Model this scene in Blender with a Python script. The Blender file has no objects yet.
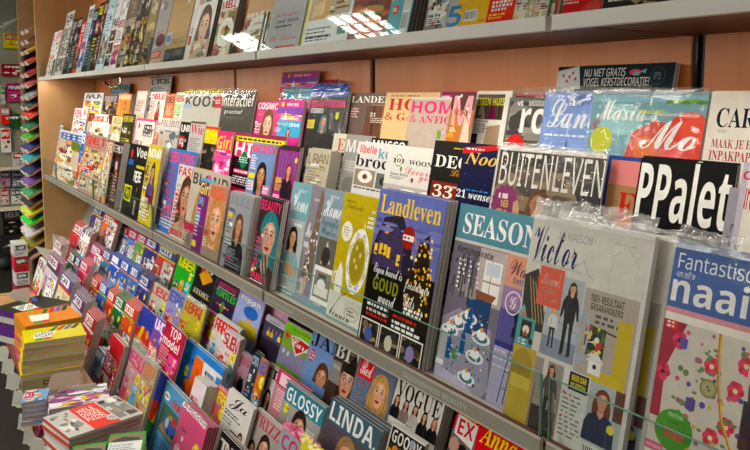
import bpy, bmesh, math, random
from mathutils import Vector, Matrix, noise
C = bpy.context.scene.collection
EYE = 1.52                      # camera height above the floor
# ---------------------------------------------------------------- camera
F, CX, CY = 730.0, 375.0, 170.0
PITCH, YAW = math.radians(5.905), math.radians(33.132)
fh = Vector((-math.cos(YAW), math.sin(YAW), 0)); RT = Vector((math.sin(YAW), math.cos(YAW), 0))
FW = fh*math.cos(PITCH) - Vector((0, 0, math.sin(PITCH))); UP = Vector((0, 0, math.cos(PITCH))) + fh*math.sin(PITCH)
cd = bpy.data.cameras.new('camera'); cam = bpy.data.objects.new('camera', cd); C.objects.link(cam)
cam.matrix_world = Matrix(((RT.x, UP.x, -FW.x, 0), (RT.y, UP.y, -FW.y, 0), (RT.z, UP.z, -FW.z, EYE), (0, 0, 0, 1)))
cd.sensor_width = 36; cd.lens = 36*F/750; cd.shift_x = 0; cd.shift_y = -(225-CY)/750; cd.clip_start = .02; cd.clip_end = 60
bpy.context.scene.camera = cam
# measuring helpers: turn a place seen in the photograph into a place on a known plane (z is relative to the eye)
def ray(x, y): return FW + RT*((x-CX)/F) - UP*((y-CY)/F)
def hit(x, y, y0, z0, a):
    r = ray(x, y); s, c = math.sin(a), math.cos(a); n = Vector((0, c, -s))
    p = r*(n.dot(Vector((0, y0, z0)))/n.dot(r))
    return p.x, (p.y-y0)*s + (p.z-z0)*c
def solve_x(px, y, z):
    k = (px-CX)/F                      # (P.RT) = k (P.FW), P=(X,y,z)
    b = Vector((0, y, z)); return (k*b.dot(FW)-b.dot(RT))/(RT.x-k*FW.x)
def on_x(px, py, X): r = ray(px, py); return r*(X/r.x)
def on_y(px, py, Y): r = ray(px, py); return r*(Y/r.y)
def on_z(px, py, Z): r = ray(px, py); return r*(Z/r.z)
# ---------------------------------------------------------------- materials
def lin(h):
    if len(h) == 3: h = ''.join(c*2 for c in h)
    f = lambda v: v/12.92 if v <= .04045 else ((v+.055)/1.055)**2.4
    return tuple(f(int(h[i:i+2], 16)/255) for i in (0, 2, 4)) + (1,)
def new_mat(name):
    m = bpy.data.materials.new(name); m.use_nodes = True; nt = m.node_tree
    return m, nt, nt.nodes['Principled BSDF']
def node(nt, t, **kw):
    n = nt.nodes.new(t)
    for k, v in kw.items():
        if k in n.inputs: n.inputs[k].default_value = v
        else: setattr(n, k, v)
    return n
def plain(name, col, rough=.5, metal=0, spec=.5, bump=0, bscale=200, var=0):
    m, nt, b = new_mat(name)
    b.inputs['Base Color'].default_value = lin(col); b.inputs['Roughness'].default_value = rough
    b.inputs['Metallic'].default_value = metal; b.inputs['Specular IOR Level'].default_value = spec
    if bump or var:
        tc = node(nt, 'ShaderNodeTexCoord'); nz = node(nt, 'ShaderNodeTexNoise', Scale=bscale, Detail=4.0)
        nt.links.new(tc.outputs['Object'], nz.inputs['Vector'])
        if bump:
            bp = node(nt, 'ShaderNodeBump', Strength=bump, Distance=.002)
            nt.links.new(nz.outputs['Fac'], bp.inputs['Height']); nt.links.new(bp.outputs[0], b.inputs['Normal'])
        if var:
            mx = node(nt, 'ShaderNodeMixRGB'); c = lin(col)
            mx.inputs[1].default_value = tuple(v*(1-var) for v in c[:3])+(1,); mx.inputs[2].default_value = tuple(min(1, v*(1+var)) for v in c[:3])+(1,)
            nt.links.new(nz.outputs['Fac'], mx.inputs[0]); nt.links.new(mx.outputs[0], b.inputs['Base Color'])
    return m
def mat_print():
    m, nt, b = new_mat('printed_paper')
    at = node(nt, 'ShaderNodeVertexColor', layer_name='Col'); tc = node(nt, 'ShaderNodeTexCoord')
    nz = node(nt, 'ShaderNodeTexNoise', Scale=55.0, Detail=7.0, Roughness=.7); nt.links.new(tc.outputs['Object'], nz.inputs['Vector'])
    mr = node(nt, 'ShaderNodeMapRange'); mr.inputs[3].default_value = .74; mr.inputs[4].default_value = 1.2
    nt.links.new(nz.outputs['Fac'], mr.inputs[0])
    mx = node(nt, 'ShaderNodeVectorMath', operation='MULTIPLY')
    nt.links.new(at.outputs['Color'], mx.inputs[0]); nt.links.new(mr.outputs[0], mx.inputs[1])
    nt.links.new(mx.outputs[0], b.inputs['Base Color'])
    b.inputs['Roughness'].default_value = .3; b.inputs['Specular IOR Level'].default_value = .045
    return m
def mat_pages():
    m, nt, b = new_mat('page_edges')
    at = node(nt, 'ShaderNodeVertexColor', layer_name='Col'); tc = node(nt, 'ShaderNodeTexCoord')
    wv = node(nt, 'ShaderNodeTexWave', Scale=260.0, Distortion=1.2, Detail=2.0); wv.bands_direction = 'Y'
    nt.links.new(tc.outputs['Object'], wv.inputs['Vector'])
    mr = node(nt, 'ShaderNodeMapRange'); mr.inputs[3].default_value = .7; mr.inputs[4].default_value = 1.0
    nt.links.new(wv.outputs['Fac'], mr.inputs[0])
    mx = node(nt, 'ShaderNodeVectorMath', operation='MULTIPLY')
    nt.links.new(at.outputs['Color'], mx.inputs[0]); nt.links.new(mr.outputs[0], mx.inputs[1])
    nt.links.new(mx.outputs[0], b.inputs['Base Color']); b.inputs['Roughness'].default_value = .8
    b.inputs['Specular IOR Level'].default_value = .2
    return m
def mat_clear(name, tint, gloss, rough, veil=0, bump=0):
    """a thin clear sheet, the same from both sides: Schlick reflection over a see-through body"""
    m = bpy.data.materials.new(name); m.use_nodes = True; nt = m.node_tree; nt.nodes.clear(); L = nt.links.new
    out = node(nt, 'ShaderNodeOutputMaterial'); tr = node(nt, 'ShaderNodeBsdfTransparent', Color=lin(tint))
    gl = node(nt, 'ShaderNodeBsdfGlossy', Roughness=rough); gl.inputs['Color'].default_value = (1, 1, 1, 1)
    ge = node(nt, 'ShaderNodeNewGeometry'); dt = node(nt, 'ShaderNodeVectorMath', operation='DOT_PRODUCT'); nrm = ge.outputs['Normal']
    if bump:
        tc = node(nt, 'ShaderNodeTexCoord'); nz = node(nt, 'ShaderNodeTexNoise', Scale=bump, Detail=3.0, Roughness=.6)
        L(tc.outputs['Object'], nz.inputs['Vector']); bp = node(nt, 'ShaderNodeBump', Strength=.55, Distance=.006); L(nz.outputs['Fac'], bp.inputs['Height'])
        nrm = bp.outputs[0]; L(nrm, gl.inputs['Normal'])
    L(ge.outputs['Incoming'], dt.inputs[0]); L(nrm, dt.inputs[1])
    def mth(op, a, b=None, c=None):
        n = node(nt, 'ShaderNodeMath', operation=op); n.use_clamp = op != 'ABSOLUTE'
        for k, v in enumerate((a, b, c)):
            if v is None: continue
            if isinstance(v, (int, float)): n.inputs[k].default_value = v
            else: L(v, n.inputs[k])
        return n.outputs[0]
    f = mth('MULTIPLY_ADD', mth('POWER', mth('SUBTRACT', 1.0, mth('ABSOLUTE', dt.outputs['Value'])), 5.0), .96*gloss, .04*gloss)
    mx = node(nt, 'ShaderNodeMixShader'); L(f, mx.inputs[0]); src = tr.outputs[0]
    if veil:
        df = node(nt, 'ShaderNodeBsdfDiffuse', Color=lin(tint)); m2 = node(nt, 'ShaderNodeMixShader'); m2.inputs[0].default_value = veil
        L(tr.outputs[0], m2.inputs[1]); L(df.outputs[0], m2.inputs[2]); src = m2.outputs[0]
    L(src, mx.inputs[1]); L(gl.outputs[0], mx.inputs[2]); L(mx.outputs[0], out.inputs[0])
    return m
def mat_wood(name, c1, c2, sc, rough=.4):
    m, nt, b = new_mat(name); tc = node(nt, 'ShaderNodeTexCoord'); mp = node(nt, 'ShaderNodeMapping'); mp.inputs['Scale'].default_value = sc
    nz = node(nt, 'ShaderNodeTexNoise', Scale=1.0, Detail=8.0, Roughness=.65, Distortion=.8)
    rp = node(nt, 'ShaderNodeValToRGB'); rp.color_ramp.elements[0].color = lin(c1); rp.color_ramp.elements[1].color = lin(c2)
    rp.color_ramp.elements[0].position = .3; rp.color_ramp.elements[1].position = .7
    nt.links.new(tc.outputs['Object'], mp.inputs[0]); nt.links.new(mp.outputs[0], nz.inputs['Vector'])
    nt.links.new(nz.outputs['Fac'], rp.inputs[0]); nt.links.new(rp.outputs[0], b.inputs['Base Color']); b.inputs['Roughness'].default_value = rough
    return m
def mat_emit(name, col, st):
    m, nt, b = new_mat(name); b.inputs['Emission Color'].default_value = lin(col); b.inputs['Emission Strength'].default_value = st
    b.inputs['Base Color'].default_value = lin(col); return m
MP, MG = mat_print(), mat_pages()
M = dict(
 cherry=mat_wood('cherry_veneer', 'd67e40', 'e89658', (9, 2, 1.2)), beech=mat_wood('beech_veneer', 'a87a4a', 'bf9462', (5, 5, .8)),
 beechend=plain('beech_edge', 'c9a06f', .5), lip=plain('pale_shelf_front', 'dcd8cc', .4), steel=plain('grey_painted_steel', 'b9b5a6', .42, 0, .5, .05, 300), steeld=plain('grey_label_channel', '8d8a7e', .38),
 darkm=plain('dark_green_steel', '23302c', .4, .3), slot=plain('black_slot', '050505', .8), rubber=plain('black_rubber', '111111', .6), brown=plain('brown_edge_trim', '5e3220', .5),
 white=plain('white_plastic', 'e6e2d6', .4), cardstock=plain('grey_cardstock', 'b4b0a2', .6), cream=plain('cream_card', 'd8cfb6', .6), red=plain('red_rail', '8a3a2c', .5), chrome=plain('chrome', 'd8d8d8', .15, 1),
 guard=mat_clear('clear_guard', 'fbfdfc', .2, .02), guardedge=plain('green_guard_edge', '5f8a78', .25), wrap=mat_clear('clear_wrap', 'f8f8f6', .55, .10, .02, 14),
 crumple=mat_clear('crumpled_film', 'f0f0ee', 1.5, .26, .18, 22), floor=None, lamp=mat_emit('fluorescent_tube', 'fafaf2', 46), lamp2=mat_emit('bright_fluorescent_tube', 'fafaf2', 40), strip=mat_emit('added_strip_glow', 'fff6ea', 42), stripdim=mat_emit('dim_added_strip_glow', 'fff2e0', 24), louvre=plain('white_louvre', 'e8e6dc', .3),
 ceil=plain('ceiling_tile', 'd9d4c6', .9, 0, .2, .3, 90), wall=plain('grey_wall', '9a9a8e', .8), orange=plain('orange_tray_edge', 'b86a34', .5), black=plain('black_plastic', '17171a', .5))
WCOL = {k: mat_clear('coloured_film_'+n, c, 1.4, .26, .6, 22) for k, n, c in (('Y', 'yellow', 'e8d020'), ('B', 'blue', '2850b8'), ('P', 'pink', 'd83878'))}
# ---------------------------------------------------------------- objects
def link(name, me, parent=None, mats=()):
    o = bpy.data.objects.new(name, me); C.objects.link(o)
    if me is not None:
        for m in mats: me.materials.append(m)
    if parent: o.parent = parent
    return o
def tag(o, label, cat, group=None):
    o['label'] = label; o['category'] = cat
    if group: o['group'] = group
    return o
def bm_obj(name, bm, mats, parent=None, smooth=False):
    me = bpy.data.meshes.new(name); bm.to_mesh(me); bm.free()
    if smooth: me.polygons.foreach_set('use_smooth', [True]*len(me.polygons))
    return link(name, me, parent, mats if isinstance(mats, (list, tuple)) else (mats,))
def box(bm, x0, y0, z0, x1, y1, z1, mi=0, mat=None):
    vs = [bm.verts.new(Vector(p) if mat is None else mat @ Vector(p)) for p in ((x0,y0,z0),(x1,y0,z0),(x1,y1,z0),(x0,y1,z0),(x0,y0,z1),(x1,y0,z1),(x1,y1,z1),(x0,y1,z1))]
    out = []
    for q in ((3,2,1,0),(4,5,6,7),(0,1,5,4),(1,2,6,5),(2,3,7,6),(3,0,4,7)):
        f = bm.faces.new([vs[i] for i in q]); f.material_index = mi; out.append(f)
    return out
def prism(bm, pts, x0, x1, mi=0):           # profile of (y, z) points swept along x
    a = [bm.verts.new((x0, *p)) for p in pts]; b = [bm.verts.new((x1, *p)) for p in pts]; n = len(pts)
    fs = [bm.faces.new(a), bm.faces.new(b[::-1])] + [bm.faces.new((a[i], b[i], b[(i+1)%n], a[(i+1)%n])) for i in range(n)]
    for f in fs: f.material_index = mi
    bmesh.ops.recalc_face_normals(bm, faces=fs); return fs
def tube(bm, pts, r, n=8):
    rings = []
    for i, p in enumerate(pts):
        p = Vector(p); d = (Vector(pts[min(i+1, len(pts)-1)])-Vector(pts[max(i-1, 0)])).normalized()
        u = d.orthogonal().normalized(); w = d.cross(u)
        if rings and False: pass
        rings.append([bm.verts.new(p+(u*math.cos(2*math.pi*k/n)+w*math.sin(2*math.pi*k/n))*r) for k in range(n)])
    for a, b in zip(rings, rings[1:]):
        for k in range(n): bm.faces.new((a[k], a[(k+1)%n], b[(k+1)%n], b[k]))
    bm.faces.new(rings[0][::-1]); bm.faces.new(rings[-1])
def new_box(name, mat, parent, *b):
    bm = bmesh.new(); box(bm, *b); return bm_obj(name, bm, mat, parent)
# ---------------------------------------------------------------- lettering
try:
    FONT = bpy.data.fonts.load(bpy.utils.system_resource('DATAFILES', path='fonts') + '/NotoSansMath-Regular.woff2')
except Exception:
    FONT = None
BASES = {'b': (0x1D5D4, 0x1D5EE, 0x1D7EC), 's': (0x1D400, 0x1D41A, 0x1D7CE), 't': (0x1D400, 0x1D41A, 0x1D7CE), 'i': (0x1D468, 0x1D482, 0x1D7CE), 'x': (0x1D4D0, 0x1D4EA, 0x1D7CE)}
def glyphs(t, f):
    if FONT is None or f == 'n': return t
    U, L, D = BASES[f]; o = ''
    for c in t:
        o += chr(U+ord(c)-65) if 'A' <= c <= 'Z' else chr(L+ord(c)-97) if 'a' <= c <= 'z' else chr(D+ord(c)-48) if '0' <= c <= '9' else c
    return o
TXT = {}
def text_polys(t, f):
    if (t, f) not in TXT:
        cu = bpy.data.curves.new('lettering', 'FONT'); cu.body = glyphs(t, f); cu.resolution_u = 2; cu.offset = 0
        if FONT: cu.font = FONT
        ob = bpy.data.objects.new('lettering', cu); me = bpy.data.meshes.new_from_object(ob)
        vs = [(v.co.x, v.co.y) for v in me.vertices]
        x0, x1 = min(v[0] for v in vs), max(v[0] for v in vs); y0, y1 = min(v[1] for v in vs), max(v[1] for v in vs)
        TXT[(t, f)] = [[((vs[i][0]-x0)/(x1-x0), (vs[i][1]-y0)/(y1-y0)) for i in p.vertices] for p in me.polygons]
        bpy.data.objects.remove(ob); bpy.data.meshes.remove(me); bpy.data.curves.remove(cu)
    return TXT[(t, f)]
# ---------------------------------------------------------------- printed artwork, in fractions of the cover (u across, v up)
def clip(p, ax, lim, sgn):
    o = []
    for i in range(len(p)):
        a, b = p[i-1], p[i]; ia, ib = sgn*(a[ax]-lim) <= 0, sgn*(b[ax]-lim) <= 0
        if ia != ib:
            t = (lim-a[ax])/(b[ax]-a[ax]); o.append((a[0]+t*(b[0]-a[0]), a[1]+t*(b[1]-a[1])))
        if ib: o.append(b)
    return o
def ink(col):                                                # glossy print: a little more depth and colour than plain paint
    r, g, b, _ = lin(col); m = .3*r+.6*g+.1*b; f = lambda v: min(.92, max(.002, (m+(v-m)*1.06)))**1.14*1.14
    return (min(.9, f(r)), min(.9, f(g)), min(.9, f(b)), 1)
class Art:
    def __init__(s, W, H, seed=0, bg='ddd'):
        s.W, s.H, s.items, s.R = W, H, [], random.Random(seed); s.q = W/H; s.rect(0, 0, 1, 1, bg)
    def add(s, polys, col):
        out = []
        for p in polys:
            if any(c < 0 or c > 1 for v in p for c in v):
                for ax, lim, sg in ((0, 0, -1), (0, 1, 1), (1, 0, -1), (1, 1, 1)):
                    p = clip(p, ax, lim, sg)
                    if len(p) < 3: break
            if len(p) >= 3: out.append(p)
        if not out: return
        us = [v[0] for p in out for v in p]; vs = [v[1] for p in out for v in p]; bb = (min(us), min(vs), max(us), max(vs))
        L = 0
        for b2, l2, _, _ in s.items:
            if bb[0] < b2[2] and bb[2] > b2[0] and bb[1] < b2[3] and bb[3] > b2[1]: L = max(L, l2+1)
        s.items.append((bb, min(L, 16), out, ink(col)))
    def rect(s, u0, v0, u1, v1, c): s.add([[(u0, v0), (u1, v0), (u1, v1), (u0, v1)]], c)
    def poly(s, pts, c): s.add([pts], c)
    def ell(s, u, v, ru, rv, c, n=18): s.add([[(u+ru*math.cos(2*math.pi*k/n), v+rv*math.sin(2*math.pi*k/n)) for k in range(n)]], c)
    def circ(s, u, v, r, c, n=20): s.ell(u, v, r/s.q, r, c, n)
    def ring(s, u, v, ru, rv, w, c, n=24):
        P = lambda k, f: (u+ru*f*math.cos(2*math.pi*k/n), v+rv*f*math.sin(2*math.pi*k/n))
        s.add([[P(k, 1), P(k+1, 1), P(k+1, w), P(k, w)] for k in range(n)], c)
    def star(s, u, v, r, c, n=12, k=.8): s.poly([(u+(r if i % 2 else r*k)*math.cos(math.pi*i/n)/s.q, v+(r if i % 2 else r*k)*math.sin(math.pi*i/n)) for i in range(2*n)], c)
    def line(s, pts, w, c):
        ps = []
        for (a, b), (d, e) in zip(pts, pts[1:]):
            dx, dy = (d-a)*s.q, e-b; l = math.hypot(dx, dy) or 1; nx, ny = -dy/l*w/2/s.q, dx/l*w/2
            ps.append([(a+nx, b+ny), (a-nx, b-ny), (d-nx, e-ny), (d+nx, e+ny)])
        s.add(ps, c)
    def text(s, t, u0, v0, u1, v1, c, f='b', lean=0): s.add([[(u0+(x+lean*y)*(u1-u0), v0+y*(v1-v0)) for x, y in p] for p in text_polys(t, f)], c)
    def lines(s, u0, v0, u1, v1, n, c, k=.5):                 # rows of print too small to read
        ps = []; dv = (v1-v0)/n
        for i in range(n):
            u = u0; e = u1-s.R.random()*(u1-u0)*.35
            while u < e:
                w = min((.02+s.R.random()*.07)*(1.2 if u1-u0 > .4 else .7), e-u); v = v1-dv*(i+.5)
                ps.append([(u, v-dv*k/2), (u+w, v-dv*k/2), (u+w, v+dv*k/2), (u, v+dv*k/2)]); u += w+.018
        s.add(ps, c)
    def blob(s, u0, v0, u1, v1, c, n=5):                      # a masthead too small to read: a run of blurred letter shapes
        w = (u1-u0)/n
        for i in range(n):
            ch = s.R.choice('EOARNSDIELTUMB'); a = u0+w*i
            d = w*s.R.uniform(-.15, .1); s.text(ch, a+d, v0+(v1-v0)*s.R.uniform(-.12, .1), min(u1, a+d+w*(.7 if ch in 'IL' else 1.35)), v1, c, 'b')
    def photo(s, u0, v0, u1, v1, pal, n=14):                  # a small busy picture
        s.rect(u0, v0, u1, v1, pal[0]); R = s.R.random
        for i in range(n):
            u, v = u0+(u1-u0)*R(), v0+(v1-v0)*R(); a, b = (u1-u0)*(.05+.2*R()), (v1-v0)*(.04+.16*R()); c = pal[1+int(R()*(len(pal)-1))]
            th = R()*3; k = 7 if R() < .6 else 4
            p = [(u+a*math.cos(th+2*math.pi*j/k), v+b*math.sin(th+2*math.pi*j/k)) for j in range(k)]
            s.poly([(min(max(x, u0), u1), min(max(y, v0), v1)) for x, y in p], c)
    def barcode(s, u0, v0, u1, v1):
        s.rect(u0, v0, u1, v1, 'eee'); n = 13; w = (u1-u0)/n
        s.add([[(u0+w*(i+.15), v0+(v1-v0)*.15), (u0+w*(i+.15)+w*.5*(.5+s.R.random()), v0+(v1-v0)*.15), (u0+w*(i+.6), v1-(v1-v0)*.1), (u0+w*(i+.15), v1-(v1-v0)*.1)] for i in range(n)], '222')
    def bust(s, u, v, h, skin, hair, top, long=1, smile=1, body=1):    # head and shoulders, h = half the head's height
        q = s.q; P = lambda x, y: (u+x*h/q, v+y*h); R = s.R
        def mix(a, b, t): return ''.join('%02x' % int(int(a[i:i+2], 16)*(1-t)+int(b[i:i+2], 16)*t) for i in (0, 2, 4))
        full = lambda c: ''.join(x*2 for x in c) if len(c) == 3 else c
        hair, top, skin = full(hair), full(top), full(skin); hl, hd = mix(hair, 'e8c8a0', .28), mix(hair, '000000', .35); sd, sl = mix(skin, '7a4030', .3), mix(skin, 'fff0e4', .4)
        if long: s.poly([P(-.95, .5), P(-1.2, -.4), P(-1.15, -1.3), P(-1.0, -1.9), P(-.3, -2.0), P(.4, -2.0), P(1.05, -1.8), P(1.2, -1.2), P(1.15, -.4), P(.95, .5)], hair)
        s.add([[P(.98*math.cos(k*.35), .28+1.0*math.sin(k*.35)) for k in range(18)]], hair)
        if long:
            for e in (-1, 1):
                for k in range(4): x = e*(.8+.1*k); s.line([P(x*.9, .4-.1*k), P(x*1.08, -.5), P(x*.98+.1*R.uniform(-1, 1), -1.4-.12*k)], .06*h, hl if k % 2 else hd)
        if body:
            s.poly([P(-.35, -1.25), P(-1.5, -1.7), P(-2.0, -2.6), P(-2.1, -4.6), P(2.1, -4.6), P(2.0, -2.6), P(1.5, -1.7), P(.35, -1.25), P(0, -1.9)], top)
            s.line([P(-1.2, -1.9), P(-.9, -3.2), P(-1.0, -4.4)], .12*h, mix(top, '000000', .3)); s.line([P(1.3, -1.9), P(1.0, -3.0), P(1.2, -4.4)], .12*h, mix(top, 'ffffff', .18)); s.line([P(-.3, -2.0), P(.1, -3.6)], .1*h, mix(top, '000000', .25))
        s.poly([P(-.36, -.6), P(-.42, -1.45), P(0, -1.95), P(.42, -1.45), P(.36, -.6)], skin); s.poly([P(-.36, -.7), P(.36, -.7), P(.38, -1.0), P(0, -1.22), P(-.38, -1.05)], sd)
        fc = lambda sx, sy, dx, dy: [P(dx+sx*.74*math.cos(2*math.pi*k/20)*(1-.16*(math.sin(2*math.pi*k/20) < -.3)), dy-.05+sy*.98*math.sin(2*math.pi*k/20)) for k in range(20)]
        s.add([fc(1, 1, 0, 0)], sd); s.add([fc(.86, .95, .07, .02)], skin); s.add([fc(.34, .22, .1, .48)], sl)
        for e in (-1, 1): s.ell(u+(e*.38+.05)*h/q, v-.22*h, .17*h/q, .13*h, mix(skin, 'd86858', .22), 10)
        s.poly([P(-.8, .15), P(-.78, .7), P(-.3, 1.1), P(.4, 1.08), P(.8, .6), P(.8, .1), P(.6, .55), P(.2, .8), P(-.4, .62), P(-.62, .4)], hair)
        for k in range(4): s.line([P(-.1+.12*k, 1.15-.03*k), P(-.45+.3*k, .82-.02*k*k)], .045*h, hl if k % 2 else hd)
        for e in (-1, 1):
            s.ell(u+e*.3*h/q, v+.09*h, .19*h/q, .11*h, sd, 10); s.ell(u+e*.3*h/q, v+.08*h, .145*h/q, .07*h, 'f0ece4', 10); s.ell(u+e*.3*h/q, v+.085*h, .075*h/q, .075*h, '2a1c14', 8)
            s.line([P(e*.14, .15), P(e*.3, .19), P(e*.47, .11)], .04*h, '1c120c'); s.line([P(e*.12, .3), P(e*.3, .37), P(e*.52, .28)], .055*h, mix(hd, '4a2c18', .4))
        s.poly([P(-.03, .1), P(-.13, -.26), P(0, -.32), P(.03, -.05)], sd); s.ell(u+.04*h/q, v-.22*h, .05*h/q, .05*h, sl, 8); s.line([P(-.13, -.29), P(0, -.33), P(.13, -.29)], .035*h, mix(skin, '5a2c20', .5))
        s.poly([P(-.29, -.5), P(-.1, -.43), P(0, -.46), P(.1, -.43), P(.29, -.5), P(.14, -.63), P(-.14, -.63)], 'b0383c')
        s.poly([P(-.2, -.49), P(0, -.475), P(.2, -.49), P(.08, -.55), P(-.08, -.55)], 'f2ece6' if smile else '7a2028')
    def figure(s, u, v, h, skin, hair, top, legs, long=1):     # a small standing figure, v = feet, h = height
        q = s.q; P = lambda x, y: (u+x*h/q, v+y*h)
        s.poly([P(-.085, .52), P(-.075, .25), P(-.08, .03), P(-.02, .03), P(-.005, .44), P(.02, .44), P(.05, .02), P(.105, .02), P(.085, .28), P(.09, .52)], legs)
        if long: s.ell(u, v+.84*h, .085*h/q, .13*h, hair, 14)
        s.poly([P(-.09, .50), P(-.10, .62), P(-.13, .50), P(-.16, .50), P(-.14, .72), P(-.10, .80), P(-.03, .83), P(.03, .83), P(.10, .80), P(.14, .70), P(.165, .50), P(.135, .50), P(.10, .63), P(.095, .50)], top)
        s.poly([P(-.03, .87), P(-.03, .81), P(0, .78), P(.03, .81), P(.03, .87)], skin); s.ell(u, v+.93*h, .062*h/q, .07*h, hair, 14); s.ell(u, v+.905*h, .046*h/q, .06*h, skin, 14)
        s.poly([P(-.05, .93), P(0, .985), P(.05, .93), P(.02, .955)], hair); s.line([P(-.02, .875), P(.02, .875)], .01*h, 'a04038')
        for e in (-1, 1): s.circ(u+e*.02*h/q, v+.91*h, .006*h, '2a1a14', 6); s.ell(u+e*.15*h/q, v+.47*h, .02*h/q, .035*h, skin, 8); s.ell(u+e*.06*h/q, v+.015*h, .04*h/q, .018*h, '6a4a34', 8)
        s.line([P(-.02, .5), P(-.03, .1)], .012*h, '3a3838'); s.line([P(.05, .5), P(.06, .1)], .012*h, '3a3838'); s.line([P(-.05, .76), P(-.06, .56)], .012*h, '4a4846')
    def place(s, H, up_):                                       # the design fills only part of a taller sheet; the rest carries pictures
        s.full, s.off = H, (H-s.H if up_ else 0)
        return s
    def build(s, bm, cl, y=0, eps=.00003):
        off = getattr(s, 'off', 0); H = getattr(s, 'full', s.H)
        if H > s.H*1.1:
            R = random.Random(int(s.W*1e5)); lo, hi = (0, off) if off else (s.H, H); pal = [(.36, .3, .25), (.7, .62, .55), (.2, .2, .22), (.6, .4, .3), (.8, .78, .72)]
            for k in range(10):
                a, b = s.W*R.uniform(-.46, .2), lo+(hi-lo)*R.uniform(.04, .7); w_, h_ = s.W*R.uniform(.1, .26), (hi-lo)*R.uniform(.08, .25)
                f = bm.faces.new([bm.verts.new((x, y-.00003-.000004*k, z)) for x, z in ((a, b), (a+w_, b), (a+w_, b+h_), (a, b+h_))])
                for l in f.loops: l[cl] = pal[k % 5]+(1,)
        for bb, L, polys, c in s.items:
            for p in polys:
                vs = [bm.verts.new(((u-.5)*s.W, y-L*eps-(.00008 if off or H > s.H*1.1 else 0), off+v*s.H)) for u, v in p]
                try: f = bm.faces.new(vs)
                except ValueError: continue
                f.normal_update()
                if f.normal.y > 0: f.normal_flip()
                for l in f.loops: l[cl] = c
def paint(fs, cl, c):
    for f in fs:
        for l in f.loops: l[cl] = c
# ---------------------------------------------------------------- magazines
def magazine_mesh(name, art, W, H, t, spine, page):
    bm = bmesh.new(); cl = bm.loops.layers.float_color.new('Col'); art.build(bm, cl)
    paint(box(bm, -W/2, .0001, 0, W/2, .0006, H), cl, art.items[0][3])
    paint(box(bm, -W/2, t-.0006, 0, W/2, t, H), cl, lin('c8c4ba'))
    paint(box(bm, -W/2, .0006, 0, -W/2+.0008, t-.0006, H), cl, lin(spine))
    me = bpy.data.meshes.new(name); bm.to_mesh(me); bm.free(); me.materials.append(MP)
    bm = bmesh.new(); cl = bm.loops.layers.float_color.new('Col'); paint(box(bm, -W/2+.001, .0007, .0008, W/2-.0008, t-.0007, H-.0008), cl, lin(page))
    pg = bpy.data.meshes.new('pages'); bm.to_mesh(pg); bm.free(); pg.materials.append(MG)
    return me, pg
def wrap_mesh(W, H, t, seed, top, amp=.0011):
    R = random.Random(seed); nx, nz = 26, 30; bm = bmesh.new(); g = []; off = Vector((R.random()*50, R.random()*50, 0))
    for j in range(nz+1):
        row = []
        for i in range(nx+1):
            x = (i/nx-.5)*(W+.001); z = .001+(H+.001)*j/nz; n = noise.noise(Vector((x*22, z*22, 0))+off)+.5*noise.noise(Vector((x*70, z*70, 3))+off)
            e = min(i, nx-i)/nx; row.append(bm.verts.new((x, -.0025-amp*(1+n)*(1 if e > .06 else .3), z)))
        g.append(row)
    for a, b in zip(g, g[1:]):
        for i in range(nx): bm.faces.new((a[i], a[i+1], b[i+1], b[i]))
    sheet = bpy.data.meshes.new('plastic_wrap'); bm.to_mesh(sheet); bm.free(); sheet.materials.append(M['wrap'])
    sheet.polygons.foreach_set('use_smooth', [True]*len(sheet.polygons))
    bm = bmesh.new(); g = []; nx, nz = 60, 10                       # the loose, crumpled end of the bag above the cover
    for j in range(nz+1):
        row = []
        for i in range(nx+1):
            x = (i/nx-.5)*(W+.001); f = j/nz; z = H-.006+(top+.006)*f*(1+.25*noise.noise(Vector((x*18, 0, 7))+off))
            n = noise.noise(Vector((x*60, z*75, 0))+off)+.6*noise.noise(Vector((x*150, z*170, 5))+off)
            row.append(bm.verts.new((x+.003*noise.noise(Vector((x*50, z*90, 9))+off), -.005+f*(t*.4+.004)+n*.0055*f, z+.002*n*f)))
        g.append(row)
    for a, b in zip(g, g[1:]):
        for i in range(nx): bm.faces.new((a[i], a[i+1], b[i+1], b[i]))
    col = bpy.data.meshes.new('bag_end'); bm.to_mesh(col); bm.free(); col.materials.append(M['crumple'])
    return sheet, col
ROWS = {  # y, z of the foot of the foremost cover, lean back, how the row is called
 'R1': (.745, -.484, 11, 'on the middle shelf, front row'), 'R2': (.825, -.385, 11, 'on the middle shelf, second row'),
 'R3': (.905, -.290, 11, 'on the middle shelf, back row'), 'R4': (.962, -.275, 11, 'standing behind the back row'),
 'T1': (.752, .106, 14, 'on the top shelf'), 'T2': (.83, .13, 14, 'behind others on the top shelf'),
 'B1': (.775, -.860, 18, 'on the lower rack, back tier'), 'B2': (.675, -.925, 18, 'on the lower rack, second tier'),
 'B3': (.575, -.985, 18, 'on the lower rack, third tier'), 'B4': (.470, -1.040, 18, 'on the lower rack, front tier')}
F0 = dict(R2=.018, R3=.018, R4=.0, B1=.012, B2=.012, B3=.012, B4=.012)
DEPTH = dict(R1=.036, R2=.034, R3=.04, R4=.022, T1=.035, B1=.05, B2=.045, B3=.045, B4=.048)
ZONE = dict(R1=1, R2=.5, R3=.38, R4=.24, T1=1, B1=.42, B2=.5, B3=.5, B4=.62)
SEEN = set()
COUNT = {}
def put(o, X, y0, z0, a, f, yaw=0):
    o.location = (X, y0-f*math.cos(a), z0+f*math.sin(a)+EYE); o.rotation_euler = (-a, 0, yaw)
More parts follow.
